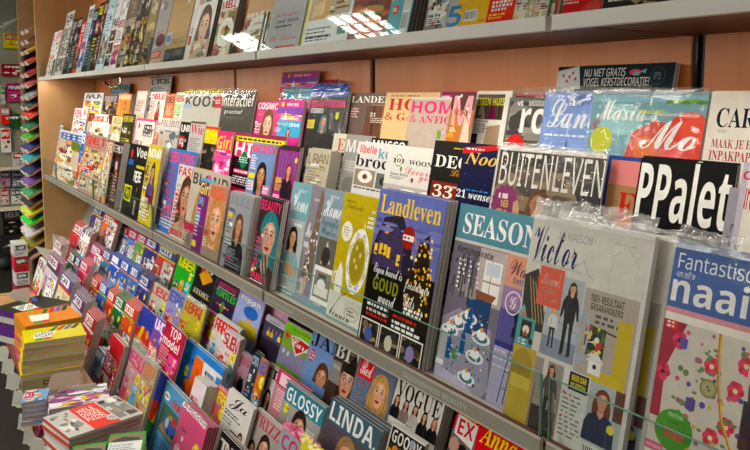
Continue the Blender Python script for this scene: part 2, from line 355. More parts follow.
def row(name, entries, kind='magazine'):
    y0, z0, deg, where = ROWS[name]; a = math.radians(deg); s, c = math.sin(a), math.cos(a); info = []
    for i, e in enumerate(entries):
        xl, yl, xr, desc, fn, *op = e; op = dict(op[0]) if op else {}
        if name[0] == 'T': XL, XR, H = solve_x(xl, y0, z0), solve_x(xr, y0, z0), op.get('h', .285)
        else: XL, H = hit(xl, yl, y0, z0, a); XR = solve_x(xr, y0+H*s, z0+H*c)
        op.setdefault('n', 1); op.setdefault('t', .003 if name == 'R2' else .004); XR = max(XR, XL+op.get('w', 0))
        info.append([xl, yl, xr, desc, fn, op, XL, XR, 0.0, i, H])
    for k in range(len(info)-1, -1, -1):            # whatever overlaps its neighbour stands that much deeper in the shelf
        e = info[k]; f = e[5].get('f', F0.get(name, 0.0))
        for g in info[k+1:]:
            if e[6] < g[7]-.001 and e[7] > g[6]+.001: f = min(f, g[8]-g[5]['n']*(g[5]['t']+.0007)-.0004-(.006 if g[5].get('wrap') else 0))
        e[8] = max(f, -DEPTH[name]+e[5]['n']*(e[5]['t']+.0007))
    for xl, yl, xr, desc, fn, op, XL, XR, f, i, H in info:
        if name[0] == 'T':
            XL, XR = solve_x(xl, y0-f*c, z0+f*s), max(solve_x(xr, y0-f*c, z0+f*s), 0 if False else -99)
            XR = max(XR, XL+op.get('w', 0))
        else:
            XL, H = hit(xl, yl, y0-f*c, z0+f*s, a); XR = max(solve_x(xr, y0-f*c+H*s, z0+f*s+H*c), XL+op.get('w', 0))
        if XR > -4.8: XL = max(XL, -4.806)
        W = XR-XL; H = max(H, .05); nm = op.get('name', kind); seed = hash_(name, i)
        k = op.get('k', ZONE[name])
        if name[0] == 'T': k = 1 if xr < 103 else .55 if xr < 236 else .36
        if not callable(fn) and name[0] != 'T': k = k**.5
        k = min(1, k); art = (fn(W, H*k, seed) if callable(fn) else cover(W, H*k, seed, *fn)).place(H, name[0] != 'T')
        me, pg = magazine_mesh(nm, art, W, H, op['t'], op.get('spine', 'c4c0b8'), op.get('page', 'd6d2c8'))
        o = link(nm, me); put(o, (XL+XR)/2, y0, z0, a, f); p = link('pages', pg, o)
        lab = desc + ' ' + where; n_words = len(lab.split())
        if n_words > 16 or n_words < 4 or lab in SEEN: print('LABEL?', n_words, lab)
        SEEN.add(lab); tag(o, lab, op.get('cat', 'magazine'), op.get('g'))
        if op.get('wrap'):
            sh, cr = wrap_mesh(W, H, op['t'], seed, op['wrap']); link('plastic_wrap', sh, o); q = link('bag_end', cr, o)
            if op.get('wcol'): cr.materials[0] = WCOL[op['wcol']]
        for k in range(1, op['n']):                     # the spare copies behind it
            d = o.copy(); d.data = o.data; C.objects.link(d); r = random.Random(seed*31+k)
            j = k*.004 if op.get('name') == 'puzzle_booklet' else r.uniform(0, .004); put(d, (XL+XR)/2+r.uniform(-.0003, .0003), y0+j*s, z0+j*c, a, f-k*(op['t']+.0007))
            e = p.copy(); C.objects.link(e); e.parent = d
            tag(d, 'spare copy tucked behind the '+desc, op.get('cat', 'magazine'), 'spare copies of the '+desc)
        COUNT[name] = COUNT.get(name, 0)+op['n']
def hash_(n, i): return sum(ord(ch)*(k+7) for k, ch in enumerate(n))*131+i*17+3
# ---------------------------------------------------------------- covers
SK = ['dcb49c', 'c8a088', 'e8c8b4', 'b88c70']; HR = ['3a2418', '6a4020', 'c9a060', '1c1410', '8a4a28', 'd8b070']
PALS = dict(food=['c8b8a0', '9a5a2c', 'd8a050', 'f0e4cc', '7a2c1c', '6a7a30', 'e8d8b0'], home=['b8b0a8', '8a8078', 'e8e4dc', '5a6a70', 'c8a078', '384048', 'd8d0c4'],
 kids=['f0d020', 'e03828', '2878d0', '30a840', 'f08020', 'f0f0f0', 'e050a0'], dark=['2a2624', '584838', '8a7058', '181614', 'a08868', '403838'],
 puz=['f0ece4', 'd83030', '2858b0', 'f0c818', 'e8e8e8', '38a048', '303030'], pink=['e85898', 'f0a0c8', 'f8d8e8', 'b02068', 'f0e050', '8040a0'],
 blue=['3868b8', '88b8e0', 'e8f0f8', '1c3468', 'f0c830', 'd83838'], gold=['3a3428', 'c8a040', '5a4c30', '88703c', 'e8d8a0', '1c1814'], grey=['8c8a84', 'c8c6c0', '5a5854', 'e8e6e0', '3a3836', 'a89888'])
def mast(A, t, u0, v0, u1, v1, c, f='b'):
    if not t: return
    if t[0] == '#': A.blob(u0, v0, u1, v1, c, int(t[1:] or 5))
    else: A.text(t, u0, v0, u1, v1, c, f)
def cover(W, H, seed, style, bg, c1, c2, title='#5', tc='fff', f='b'):
    A = Art(W, H, seed, bg); R = A.R
    if style == 'w':                                            # a woman, masthead across the top, cover lines down the side
        mast(A, title, .05, .84, .95, .96, tc, f)
        A.bust(.55+.1*R.random(), .58, .12+.02*R.random(), SK[R.randrange(4)], HR[R.randrange(6)], c1)
        A.lines(.05, .45, .34, .8, 7, c2, .55); A.rect(.05, .3, .4, .4, c2); A.lines(.07, .31, .38, .39, 2, 'fff'); A.lines(.05, .04, .9, .2, 4, tc); A.blob(.05, .2, .6, .28, tc, 7)
    elif style == 'f':                                          # a close portrait
        A.bust(.58, .56, .235, SK[R.randrange(4)], c1, c2, 1, 0); mast(A, title, .05, .85, .95, .97, tc, f)
        A.lines(.05, .15, .32, .6, 9, tc, .5); A.blob(.05, .06, .75, .13, tc, 8); A.lines(.05, .02, .8, .05, 1, 'fff')
    elif style == 'g':                                          # rows of pictures
        mast(A, title, .05, .83, .95, .96, tc, f); A.lines(.05, .78, .9, .82, 1, c2)
        for r in range(3):
            for k in range(2): A.photo(.05+.46*k, .06+.24*r, .48+.46*k, .27+.24*r, PALS[c1])
        A.rect(.08, .36, .5, .44, c2); A.lines(.1, .365, .48, .435, 2, 'fff')
    elif style == 'o':                                          # one large picture
        A.photo(.0, .0, 1, .82, PALS[c1], 26); mast(A, title, .05, .82, .95, .96, tc, f); A.circ(.3, .62, .07, c2); A.lines(.2, .59, .4, .65, 2, 'fff')
        A.blob(.08, .25, .7, .33, 'fff', 7); A.lines(.08, .08, .8, .22, 4, 'fff')
    elif style == 'z':                                          # a puzzle booklet
        A.rect(0, .8, 1, 1, c1); A.rect(.06, .83, .72, .97, 'f4f0e8'); mast(A, title, .1, .855, .68, .945, c1 if tc == 'fff' else tc, f)
        A.rect(0, .76, 1, .8, c2); n = 9; cw = .5/n
        A.rect(.44, .08, .97, .08+.53*A.q, 'f8f6f0')
        A.add([[(.455+cw*i, .09+cw*A.q*j), (.455+cw*(i+.88), .09+cw*A.q*j), (.455+cw*(i+.88), .09+cw*A.q*(j+.88)), (.455+cw*i, .09+cw*A.q*(j+.88))] for i in range(n) for j in range(n) if R.random() < .3], '222')
        A.bust(.25, .5, .085, SK[R.randrange(4)], HR[R.randrange(6)], c2); A.lines(.5, .5, .95, .72, 5, c1); A.circ(.78, .62, .06, 'f0d020')
    elif style == 'k':                                          # a children's comic: bright shapes and a made-up round creature
        A.poly([(0, 0), (1, 0), (1, .35), (.6, .42), (.3, .3), (0, .4)], c2); mast(A, title, .05, .8, .95, .97, tc, f)
        for k in range(3):
            u, v, r = .2+.3*k, .3+.22*R.random(), .10+.05*R.random(); cc = [c1, 'f0a030', '40b0d8'][k]
            A.circ(u, v-.12, r*.9, cc); A.circ(u, v+.04, r*.8, cc)
            for e in (-1, 1): A.circ(u+e*.06, v+.07, r*.24, 'fff', 10); A.circ(u+e*.06, v+.065, r*.11, '111', 8)
            A.poly([(u-.07, v), (u+.07, v), (u, v-.03)], 'c03030')
        A.star(.82, .7, .09, 'f0e020'); A.lines(.74, .67, .9, .73, 2, 'c02020'); A.rect(.05, .04, .6, .12, c1); A.lines(.08, .05, .57, .11, 2, 'fff')
    elif style == 's':                                          # a sportsman
        mast(A, title, .05, .84, .95, .96, tc, f); A.figure(.6, .12, .68, SK[R.randrange(4)], '2a1a10', c1, c1); A.bust(.58, .66, .085, SK[1], '2a1a10', c1, 0)
        for k in range(5): A.rect(.42+.07*k, .38, .45+.07*k, .56, c2)
        A.lines(.05, .4, .36, .8, 8, c2); A.blob(.05, .22, .55, .34, tc, 6); A.lines(.05, .05, .9, .2, 4, 'fff')
    elif style == 'd':                                          # a dish on a plate
        A.photo(0, 0, 1, .8, PALS['food'], 16); A.ell(.55, .4, .42, .3*A.q*1.1, 'f2eee4', 28); A.ell(.55, .4, .33, .24*A.q*1.1, 'e6e0d2', 28)
        for k in range(14): A.ell(.55+R.uniform(-.2, .2), .4+R.uniform(-.1, .1)*A.q, .06+.05*R.random(), .04+.03*R.random(), PALS['food'][1+R.randrange(6)], 9)
        mast(A, title, .06, .83, .94, .96, tc, f); A.lines(.06, .06, .6, .18, 3, c2); A.circ(.2, .7, .06, c1)
    elif style == 'p':                                          # plain with print
        mast(A, title, .07, .8, .93, .94, tc, f); A.lines(.07, .5, .9, .75, 6, c1); A.photo(.07, .08, .93, .46, PALS[c2], 14)
    elif style == 'e':                                          # dark and lettered
        mast(A, title, .06, .83, .94, .95, tc, f); A.rect(.06, .55, .55, .75, c1); A.blob(.1, .6, .5, .7, 'fff', 3); A.lines(.06, .1, .9, .5, 8, c2)
    vm = .74; cs = [full6(c) for c in (c2, tc, bg)]+['f0ece4', '2a2624', 'c83838', 'e0c040', '3a68a8']      # the small print and inset pictures every cover carries
    for k in range(16):
        u, v = R.random()*(.16 if style in 'wfs' else .9), .03+R.random()*vm; t_ = R.random()
        if t_ < .4: A.lines(u, v, min(.97, u+(.14 if style in 'wfs' else .12+.25*R.random())), v+.02+.04*R.random(), 1+int(2*R.random()), cs[R.randrange(8)], .65)
        elif t_ < .7: A.rect(u, v, min(.98, u+.05+.14*R.random()), v+.02+.05*R.random(), cs[R.randrange(8)])
        elif t_ < .85: A.circ(u, v, .012+.022*R.random(), cs[R.randrange(8)], 10)
        else: A.blob(u, v, min(.98, u+.2+.2*R.random()), v+.035, cs[R.randrange(8)], 4)
    return A
def full6(c):
    if any(x not in '0123456789abcdef' for x in c): return '888888'
    return ''.join(x*2 for x in c) if len(c) == 3 else c
def a_landleven(W, H, s):
    A = Art(W, H, s, '15100c'); A.rect(0, .52, 1, 1, '666ea8'); A.rect(0, .7, 1, .78, '7a7cb0'); A.poly([(0, .5), (.02, .62), (.14, .82), (.42, .86), (.66, .62), (.72, .5)], '2e2436'); A.poly([(.05, .5), (.08, .66), (.2, .8), (.36, .8), (.5, .66), (.52, .5)], '463a5c')
    for u, v in ((.13, .58), (.2, .58), (.26, .57), (.42, .54), (.05, .57)): A.rect(u, v, u+.05, v+.07, 'f0c040')
    A.rect(.18, .72, .24, .77, 'e0a838'); A.poly([(.62, .2), (.58, .45), (.68, .55), (.72, .72), (.84, .78), (.9, .6), (.97, .42), (.98, .2)], '2a2010')
    for i in range(26): A.ell(.04+.5*A.R.random(), .5+.3*A.R.random(), .03, .008, ('3a3048', '54486a', '241c2c')[i % 3], 7)
    for i in range(10): A.ell(A.R.random(), .86+.1*A.R.random()-.14, .12, .01, ('7c7eb4', '5c64a0')[i % 2], 10)
    for i in range(80): A.circ(.62+.34*A.R.random(), .30+.45*A.R.random(), .006+.008*A.R.random(), ('f0b838', 'c88020', 'f8e090')[i % 3], 7)
    A.text('Landleven', .05, .845, .95, .965, 'e0c020', 's'); A.ell(.55, .73, .095, .072, '9a2418'); A.rect(.47, .71, .63, .745, 'e8e4dc'); A.lines(.48, .715, .62, .74, 1, '9a2418')
    A.text('Eigen haard is', .10, .43, .55, .52, 'f0ece4', 'x'); A.text('GOUD', .12, .35, .52, .435, '8a8c30', 'b'); A.text('waard', .24, .28, .5, .35, 'f0ece4', 'x')
    A.text('feestdagen', .6, .40, .95, .49, 'f0ece4', 'x'); A.text('Gids', .62, .32, .78, .40, 'f0ece4', 'x'); A.lines(.64, .27, .93, .32, 2, 'f0ece4', .7)
    for v, cs in ((.235, ('eee', 'c83028')), (.20, ('d0c8b8', 'eee')), (.17, ('c83028', 'eee'))): A.lines(.08, v, .45, v+.03, 1, cs[0], .6); A.lines(.5, v-.01, .92, v+.02, 1, cs[1], .6)
    for k in range(3): A.rect(.02+.325*k, .0, .33+.325*k, .155, 'e8e2d4'); A.photo(.035+.325*k, .0, .315+.325*k, .145, PALS['dark'], 16); A.ell(.17+.325*k, .06, .06, .05, ('5060a0', 'd0c8b0', '9088b8')[k], 10)
    return A
def a_season(W, H, s):
    A = Art(W, H, s, '8a7f86'); A.rect(0, .80, 1, 1, '5a8a98'); A.text('SEASON', .08, .835, .94, .955, 'f2eee6', 't'); A.rect(0, .785, 1, .802, 'c8c4bc'); A.rect(0, 0, .66, .785, '77707c')
    A.rect(.34, .48, .66, .78, 'b8aca8'); A.rect(.42, .5, .62, .72, 'e8e4e0'); A.rect(.5, .5, .51, .72, 'a09890'); A.rect(.42, .6, .62, .61, 'a09890'); A.rect(.44, .64, .6, .71, 'c8d0d4')
    A.text('Kerstinspiratie', .06, .715, .5, .765, '2c2630', 'b'); A.lines(.1, .52, .38, .70, 7, 'e8e4e0', .5)
    A.poly([(.02, .1), (.0, .34), (.2, .42), (.6, .36), (.66, .05), (.6, 0), (.1, 0)], '9a94a4'); A.rect(.28, .3, .56, .5, '2c4a6a'); A.poly([(.28, .5), (.56, .5), (.6, .54), (.32, .55)], '8a5a40')
    for u, v in ((.2, .56), (.3, .54)): A.poly([(u-.07, v-.05), (u+.07, v-.05), (u+.05, v+.03), (u, v+.06), (u-.05, v+.03)], '9c9890'); A.rect(u-.01, v+.06, u+.01, v+.2, '605850')
    for u, v in ((.2, .33), (.5, .3), (.46, .19), (.4, .06), (.12, .28), (.32, .38)): A.ell(u, v, .11, .035, 'dcdce0', 18); A.ell(u, v, .08, .024, '4a7880', 16); A.ell(u, v+.02, .055, .03, 'e8eaec', 12); A.circ(u, v+.045, .014, 'd8a040', 8); A.circ(u+.03, v+.05, .012, '8048a0', 8)
    for u, v in ((.14, .12), (.34, .32), (.3, .18)): A.poly([(u-.03, v), (u+.03, v), (u+.03, v+.09), (u+.01, v+.12), (u+.01, v+.17), (u-.01, v+.17), (u-.01, v+.12), (u-.03, v+.09)], '1c5a90')
    A.circ(.22, .16, .03, '50905a')
    for i in range(70): u, v = .08+.54*A.R.random(), .02+.4*A.R.random(); A.ell(u, v, .004+.014*A.R.random(), .003+.008*A.R.random(), ('c8c8d0', '5a5468', '38607a', 'b0a0a8', 'e8e8f0', '6a8a90', '4a4450')[i % 7], 7)
    for i in range(24): u = .02+.3*A.R.random(); A.rect(u, .44+.3*A.R.random(), u+.02, .46+.3*A.R.random(), ('605a66', '9a949c', '4a444e')[i % 3])
    A.barcode(.0, .07, .1, .28); A.poly([(0, 0), (.5, 0), (.4, .03), (0, .07)], 'b8b0c8')
    A.rect(.66, 0, 1, .785, 'd09a80'); A.rect(.66, .50, 1, .62, '9a80a8'); A.rect(.66, .32, 1, .50, '5c5a90'); A.rect(.66, .3, 1, .33, '38407c'); A.rect(.66, 0, 1, .30, 'a8a4bc')
    A.lines(.67, .18, .97, .3, 3, 'c8c4d4', .3); A.text('Wander', .7, .68, 1.15, .765, '6a4450', 'x'); A.text('Ontdekkingen', .75, .63, 1.1, .675, '33629a', 'b'); A.ring(.79, .54, .09, .062, .88, 'e8dcd8'); A.text('G', .755, .51, .825, .575, 'e8dcd8', 'x')
    A.poly([(.84, .42), (.97, .42), (1, .47), (.92, .54), (.82, .48)], '1c2440'); A.rect(.82, .37, 1, .42, '20243a')
    for k in range(5): A.line([(.85+.04*k, .38), (.78+.06*k, .02)], .006, '20243a')
    for v in (.1, .19, .28): A.line([(.8, v), (1, v)], .004, '20243a')
    return A
def a_victor(W, H, s):
    A = Art(W, H, s, 'd4d2cc'); A.text('Victor', .03, .78, .44, .955, '241c60', 'x'); A.text('LA MAISON', .26, .905, .54, .945, '9a98a0', 'n'); A.text('het nieuwe huis met eigentijdse zelfmaakmode', .04, .765, .5, .785, '9a9aa0', 'n'); A.lines(.72, .93, .92, .945, 1, 'c0bec0')
    A.line([(.44, .80), (.50, .83), (.54, .78), (.6, .755)], .002, '807c88')
    for a, b in (((.72, .77), (.72, .88)), ((.72, .88), (.82, .93)), ((.82, .93), (.91, .87)), ((.91, .87), (.91, .77))):
        A.line([(a[0]+(b[0]-a[0])*k/12+0, a[1]+(b[1]-a[1])*k/12) for k in (0, 3)], .0015, '888'); A.line([(a[0]+(b[0]-a[0])*k/12, a[1]+(b[1]-a[1])*k/12) for k in (4, 7)], .0015, '888'); A.line([(a[0]+(b[0]-a[0])*k/12, a[1]+(b[1]-a[1])*k/12) for k in (8, 11)], .0015, '888')
    A.rect(.0, .42, .27, .745, 'd4d0c8'); A.poly([(.03, .45), (.0, .7), (.12, .745), (.2, .6), (.27, .5), (.25, .45)], '36342e')
    for k in range(5): A.line([(.05+.03*k, .7-.01*k), (.14+.03*k, .49)], .006, 'b09a60')
    A.poly([(.12, .7), (.17, .74), (.2, .7), (.15, .64)], 'c83028'); A.poly([(.0, .47), (.05, .55), (.08, .5), (.03, .44)], 'c08878'); A.poly([(.0, .52), (.04, .56), (.05, .53), (.0, .49)], '70b0b0')
    A.rect(.24, .36, .54, .74, 'b4bcc6'); A.rect(.24, .36, .54, .45, '8a96a8'); A.line([(.24, .55), (.54, .5)], .003, '7a8494'); A.figure(.45, .385, .34, 'd8a888', '4a2c1c', '1c1a20', '16151a'); A.figure(.32, .40, .19, 'e8c0a0', 'c8a878', 'dcdcdc', '38343a')
    A.rect(.14, .58, .36, .765, 'd86850'); A.text('Nieuw!', .165, .68, .33, .745, 'f6e8e0', 'x'); A.text('Inclusief', .18, .64, .3, .665, 'f6e8e0', 'b'); A.text('patronenvellen', .165, .60, .33, .63, 'f6e8e0', 'b')
    A.rect(.55, .33, .97, .72, 'b5aca2'); A.text('100% RESULTAAT', .6, .665, .86, .70, '3a3834', 'b'); A.text('GEGARANDEERD', .61, .63, .86, .66, '3a3834', 'b'); A.lines(.66, .57, .86, .62, 2, '5a5852')
    A.line([(.63, .56), (.85, .545)], .008, '5a3a24'); A.photo(.6, .43, .76, .56, ['38503a', 'c83830', '50803c', 'e8d060', '283828', 'e0e0d8'], 34); A.ring(.58, .5, .05, .12, .7, 'a8b4c8')
    A.rect(.84, .33, .95, .62, 'c8b418'); A.rect(.67, .33, .92, .38, 'd0b818'); A.rect(.66, .355, .76, .41, 'f0eeea'); A.poly([(.64, .41), (.71, .46), (.78, .41)], 'e2e0dc'); A.circ(.71, .39, .011, '222', 10)
    A.rect(.0, .0, .22, .36, 'c2a83c'); A.ell(.1, .26, .1, .09, 'a8902c'); A.rect(.02, .16, .2, .22, 'd4bc58'); A.rect(.0, .36, .17, .50, '58a0a0'); A.rect(.04, .40, .14, .485, '2c2824'); A.circ(.09, .44, .022, 'e8d8d0'); A.poly([(.06, .41), (.09, .44), (.12, .41)], '9a5a3c'); A.circ(.15, .39, .014, '1c2428'); A.lines(.03, .365, .13, .395, 2, 'e8f0f0')
    A.rect(.22, .0, .48, .34, '9c9690'); A.rect(.24, .0, .46, .12, '40342a'); A.rect(.3, .2, .34, .34, 'd8d4cc'); A.figure(.38, .03, .3, 'd0a080', '5a3824', '5a4c48', '2c2824'); A.line([(.42, .2), (.47, .02)], .008, '9a6a40'); A.line([(.25, .22), (.23, .02)], .008, '9a6a40')
    A.rect(.48, .0, .70, .34, 'dcdad6'); A.rect(.53, .255, .69, .335, '171614'); A.text('MEER DAN', .55, .298, .67, .325, 'f0d850', 'b'); A.text('DE FEITEN', .55, .265, .67, .29, 'f0d850', 'b'); A.lines(.5, .04, .68, .24, 10, '8a8884', .4); A.circ(.505, .235, .006, 'c03030', 8); A.circ(.505, .125, .006, 'c03030', 8)
    A.rect(.70, .07, .97, .33, 'b4bac0'); A.rect(.9, .2, .97, .33, '6a3c2c'); A.bust(.81, .26, .04, 'd8a080', '7a3a20', '16284c'); A.ell(.9, .16, .03, .02, 'e0d050'); A.barcode(.72, .0, .92, .06); return A
def a_naai(W, H, s):
    A = Art(W*.5, H, s, 'cfc7ba'); A.rect(0, .74, 1, 1, '4868a4'); A.text('Fantastisch', .06, .90, 1.0, .965, 'dfe6f0', 'n'); A.text('-om zelf te', .05, .865, .28, .893, 'dfe6f0', 'n'); A.text('naaien', .03, .765, 1.42, .885, 'f4f4f0', 'b')
    A.rect(0, .72, 1, .742, 'd89aa4'); A.rect(0, .69, 1, .72, 'e8e4de'); A.poly([(0, .3), (0, .69), (.28, .69), (.1, .5), (.12, .3)], 'a02840'); A.rect(.03, .655, .17, .69, 'd83828'); A.lines(.04, .658, .16, .688, 2, 'f0e8e0')
    R = A.R
    for u, v in ((.17, .26), (.62, .56), (.97, .6), (.9, .5), (.72, .3), (.86, .36), (.22, .62), (.08, .48)):
        for k in range(6): A.circ(u+.021*math.cos(k)/A.q*.8, v+.021*math.sin(k), .017, ('c8284c', 'd84868')[k % 2], 10)
        A.circ(u, v, .010, '3a1820' if u < .3 else 'f0d8b0', 9)
    for i in range(60):
        u, v = .25+.75*R.random(), .08+.6*R.random(); c = ('d06078', '6a8850', '7a8a5c', '58509a', 'c8b060', 'a06878')[i % 6]; A.circ(u, v, .005+.009*R.random(), c, 7)
    for i in range(26): u, v = .25+.7*R.random(), .1+.55*R.random(); A.ell(u, v, .03, .007, '7a8c58', 8)
    for k in range(9): A.circ(.42+.03*(k % 3), .38+.014*(k//3), .011, '5a4c9a', 7); A.circ(.25+.02*(k % 3), .6+.012*(k//3), .01, '6858a8', 7)
    A.line([(.66, .69), (.68, .6), (.72, .5), (.8, .38), (.98, .26)], .012, 'c08038'); A.line([(.67, .69), (.69, .6), (.73, .5), (.81, .38), (.99, .26)], .004, 'e8c840'); A.circ(.62, .475, .036, '8c8a5c'); A.circ(.62, .475, .028, 'b0ac7c'); A.circ(.61, .48, .005, '444', 6); A.circ(.63, .47, .005, '444', 6)
    A.circ(.31, .27, .082, '4c9a1c', 28); A.text('breien', .2, .235, .44, .285, 'd82850', 'b'); A.text('Haken & leuk', .22, .32, .4, .34, 'd8ecc0', 'n'); A.text('en ook', .24, .295, .36, .312, '2c5a10', 'b'); A.ell(.5, .2, .04, .03, 'c8b020'); A.ell(.46, .17, .03, .02, 'c8b020')
    A.rect(0, .0, .22, .19, 'e4dcd4'); A.rect(0, .165, .22, .2, 'd86888'); A.text('naaimagazine', .02, .172, .2, .192, 'f8f0f0', 'n'); A.circ(.1, .1, .022, 'c83030'); A.circ(.02, .12, .03, 'c83030'); A.photo(.13, .0, .3, .13, ['b0ac98', 'd8d4c4', '8a9078', 'c8a0a0'], 8)
    A.rect(.3, 0, .78, .15, 'b02838'); A.photo(.32, .0, .76, .14, ['b02838', 'f0c030', 'd87030', '601820', 'e8d8c8'], 20); A.rect(.78, 0, 1, .16, 'b8203c'); A.text('Haken', .36, .105, .7, .14, 'f0d860', 'b')
    B = Art(W, H, s, 'cfc7ba'); B.items = [(bb, L, [[(u*.5, v) for u, v in p] for p in ps], c) for bb, L, ps, c in A.items[1:]]; B.items.insert(0, ((0, 0, 1, 1), 0, [[(0, 0), (1, 0), (1, 1), (0, 1)]], lin('d8d0c4'))); B.rect(.5, .74, 1, 1, '4868a4'); B.photo(.5, .1, 1, .7, ['cfc7ba', 'd06078', '7a8a5c', 'd8d0c4', '58509a', 'c8284c'], 40); return B
def a_home(W, H, s):
    A = Art(W, H, s, 'b9bdba'); A.rect(0, .67, 1, 1, '7fabb2'); A.text('Home', .08, .74, .92, .92, 'f2f2ee', 'x'); A.text('ariadne at', .36, .915, .72, .95, 'f2f2ee', 'n'); A.bust(.42, .50, .082, 'dba888', '241814', '8fb8bc'); A.poly([(.1, .25), (.2, .2), (.75, .16), (.8, .22), (.4, .3)], 'd8a484')
    A.barcode(.1, .05, .5, .16); A.rect(0, 0, 1, .045, '7fa8b0'); A.lines(.02, .01, .95, .035, 1, 'e4ecec'); A.lines(.4, .6, .9, .65, 1, 'f0f0ee'); A.ell(.55, .14, .03, .02, 'a8c0c0'); return A
def a_lilac(W, H, s):
    A = Art(W, H, s, '8d8690'); A.text('Meer', .06, .55, .7, .68, 'f2f0f0', 'x'); A.text('woongeluk', .06, .44, .9, .53, 'f2f0f0', 'b'); A.lines(.3, .86, .9, .9, 1, 'c8b8c4'); A.poly([(.75, .98), (.55, .75), (.62, .72), (.4, .5), (.5, .46), (.2, .22), (1, .2), (1, .9)], '7a6a5c')
    for i in range(46): u = .3+.68*A.R.random(); A.circ(u, .2+.7*A.R.random()*u, .006+.011*A.R.random(), ('e8dccc', 'c0a080', 'f0f0f0', '5a4c48')[i % 4], 7)
    A.ell(.3, .12, .25, .08, 'd0b8a8'); A.rect(0, 0, 1, .07, '8898a8'); A.rect(.05, .08, .3, .16, '7c98a0'); A.ell(.5, .16, .12, .07, 'c8a898'); return A
def a_home2(W, H, s):
    A = Art(W, H, s, '8a9ca6'); A.text('Home', .08, .77, .9, .93, 'f2f2ee', 'x'); A.text('ariadne at', .3, .93, .7, .96, 'e8eef0', 'n'); A.text('brocante', .08, .69, .85, .77, '40484c', 'x'); A.text('Winter', .1, .62, .8, .69, '40484c', 'x'); A.rect(.05, .36, .95, .6, '6a655c'); A.poly([(.3, .38), (.5, .58), (.75, .4)], 'c8c0b0'); A.ell(.5, .45, .2, .08, '3c3630')
    A.rect(.08, .06, .98, .36, 'e8e6e0'); A.rect(.14, .1, .92, .32, '8c8880'); A.rect(.2, .12, .85, .2, 'e0dcd6'); A.rect(.3, .2, .7, .3, '5a544c'); A.ell(.5, .22, .2, .04, 'f0ece8'); A.barcode(.2, .0, .6, .07); A.rect(0, 0, 1, .04, '80a0ac'); return A
def a_yellow(W, H, s):
    A = Art(W, H, s, 'b8a624'); A.lines(.1, .92, .5, .95, 1, '6a641c'); A.text('fluiterde', .1, .86, .6, .92, '5a5420', 'x'); A.circ(.24, .70, .078, 'e6e2d4', 26); A.lines(.14, .66, .34, .74, 4, '9a9480'); A.text('in', .86, .88, .94, .91, 'f0ecd8', 'b'); A.lines(.78, .76, .98, .86, 3, 'f0ecd8', .6)
    A.line([(.6, .58), (.72, .8), (.84, .58)], .01, 'e8d090'); A.ring(.66, .5, .30, .25, .74, 'ece8e0', 30); A.ring(.66, .5, .26, .21, .93, 'b8b4ac', 30); A.ell(.66, .5, .2, .16, '9c8c2c')
    for k in range(16): A.ell(.66+.26*math.cos(k*.39), .5+.21*math.sin(k*.39), .03, .025, ('f4f2ec', 'c0bcb4')[k % 2], 8)
    for u, v in ((.6, .6), (.72, .55), (.66, .46), (.58, .5)): A.ell(u, v, .03, .02, 'd8c880', 8)
    A.poly([(.12, .2), (.1, .34), (.2, .46), (.3, .4), (.34, .28), (.3, .18)], 'e6e2da'); A.ring(.1, .32, .07, .06, .7, 'e6e2da'); A.rect(0, 0, 1, .22, 'd6d2c6'); A.text('In mooie', .5, .12, .85, .18, '4a463c', 'x'); A.rect(.5, .12, .98, .2, 'cac6ba'); A.ring(.72, .1, .2, .05, .92, '8a867c'); A.lines(.6, .08, .84, .13, 2, '5a564c'); A.text('binnen', .1, .03, .7, .09, '2a261e', 'x'); A.line([(.1, .05), (.35, .2), (.5, .24)], .006, '2a261e'); A.rect(0, 0, 1, .02, '88a0a8'); return A
def a_girlface(W, H, s):
    A = Art(W, H, s, 'c8987c'); A.bust(.56, .50, .27, 'e2b090', 'c89058', '9a7a6a', 1, 0); A.text('NOUVEAU', .06, .80, .94, .97, 'e4602c', 'b'); A.blob(.05, .3, .3, .38, 'd8502c', 5); A.lines(.05, .1, .3, .28, 5, 'f0e8e0'); A.rect(0, 0, 1, .14, 'a08878'); A.rect(.0, .9, .03, 1, '88b8d8'); return A
def blank(t, bg, tc, f='s', v0=.83, v1=.95, extra=None, u0=.05, u1=.95):
    def fn(W, H, s):
        A = Art(W, H, s, bg); A.text(t, u0, v0, u1, v1, tc, f)
        if extra: extra(A)
        return A
    return fn
def a_101(W, H, s):
    def none(A): pass
    A = Art(W, H, s, 'd6d2ca'); A.circ(.22, .78, .092, '1c1a1c', 24); A.circ(.22, .78, .084, 'a8b83c', 24); A.circ(.22, .78, .074, 'dedad2', 24); A.text('101', .11, .745, .33, .81, '222', 's'); A.text('WOONIDEEËN', .40, .735, 1.25, .81, '222', 's'); A.text('Decoratie', .36, .60, 1.05, .71, 'd05878', 'x'); A.text('you', .6, .5, .85, .59, 'd05878', 'x')
    A.text('Binnen Buiten', .1, .56, .42, .60, '222', 's'); A.lines(.1, .50, .4, .55, 2, '333'); A.ell(.28, .66, .02, .04, '7a8c40'); A.circ(.5, .52, .035, '8a4a30'); A.photo(0, 0, 1, .42, PALS['home'], 12); return A
def a_deco(W, H, s):
    A = Art(W, H, s, '1c1812'); A.text('DECORATIE', .05, .66, 1.5, .82, 'ece8dc', 's'); A.lines(.3, .9, .8, .93, 1, 'c8b048'); A.text('Landelijk', .3, .53, 1.0, .65, 'b0802c', 'x'); A.rect(.05, .1, .95, .48, '7a2c1a'); A.text('33', .08, .28, .38, .44, 'ece4d4', 's'); A.lines(.3, .41, .7, .45, 1, 'd8c8b0'); A.lines(.1, .15, .9, .25, 3, 'd8c8b0'); return A
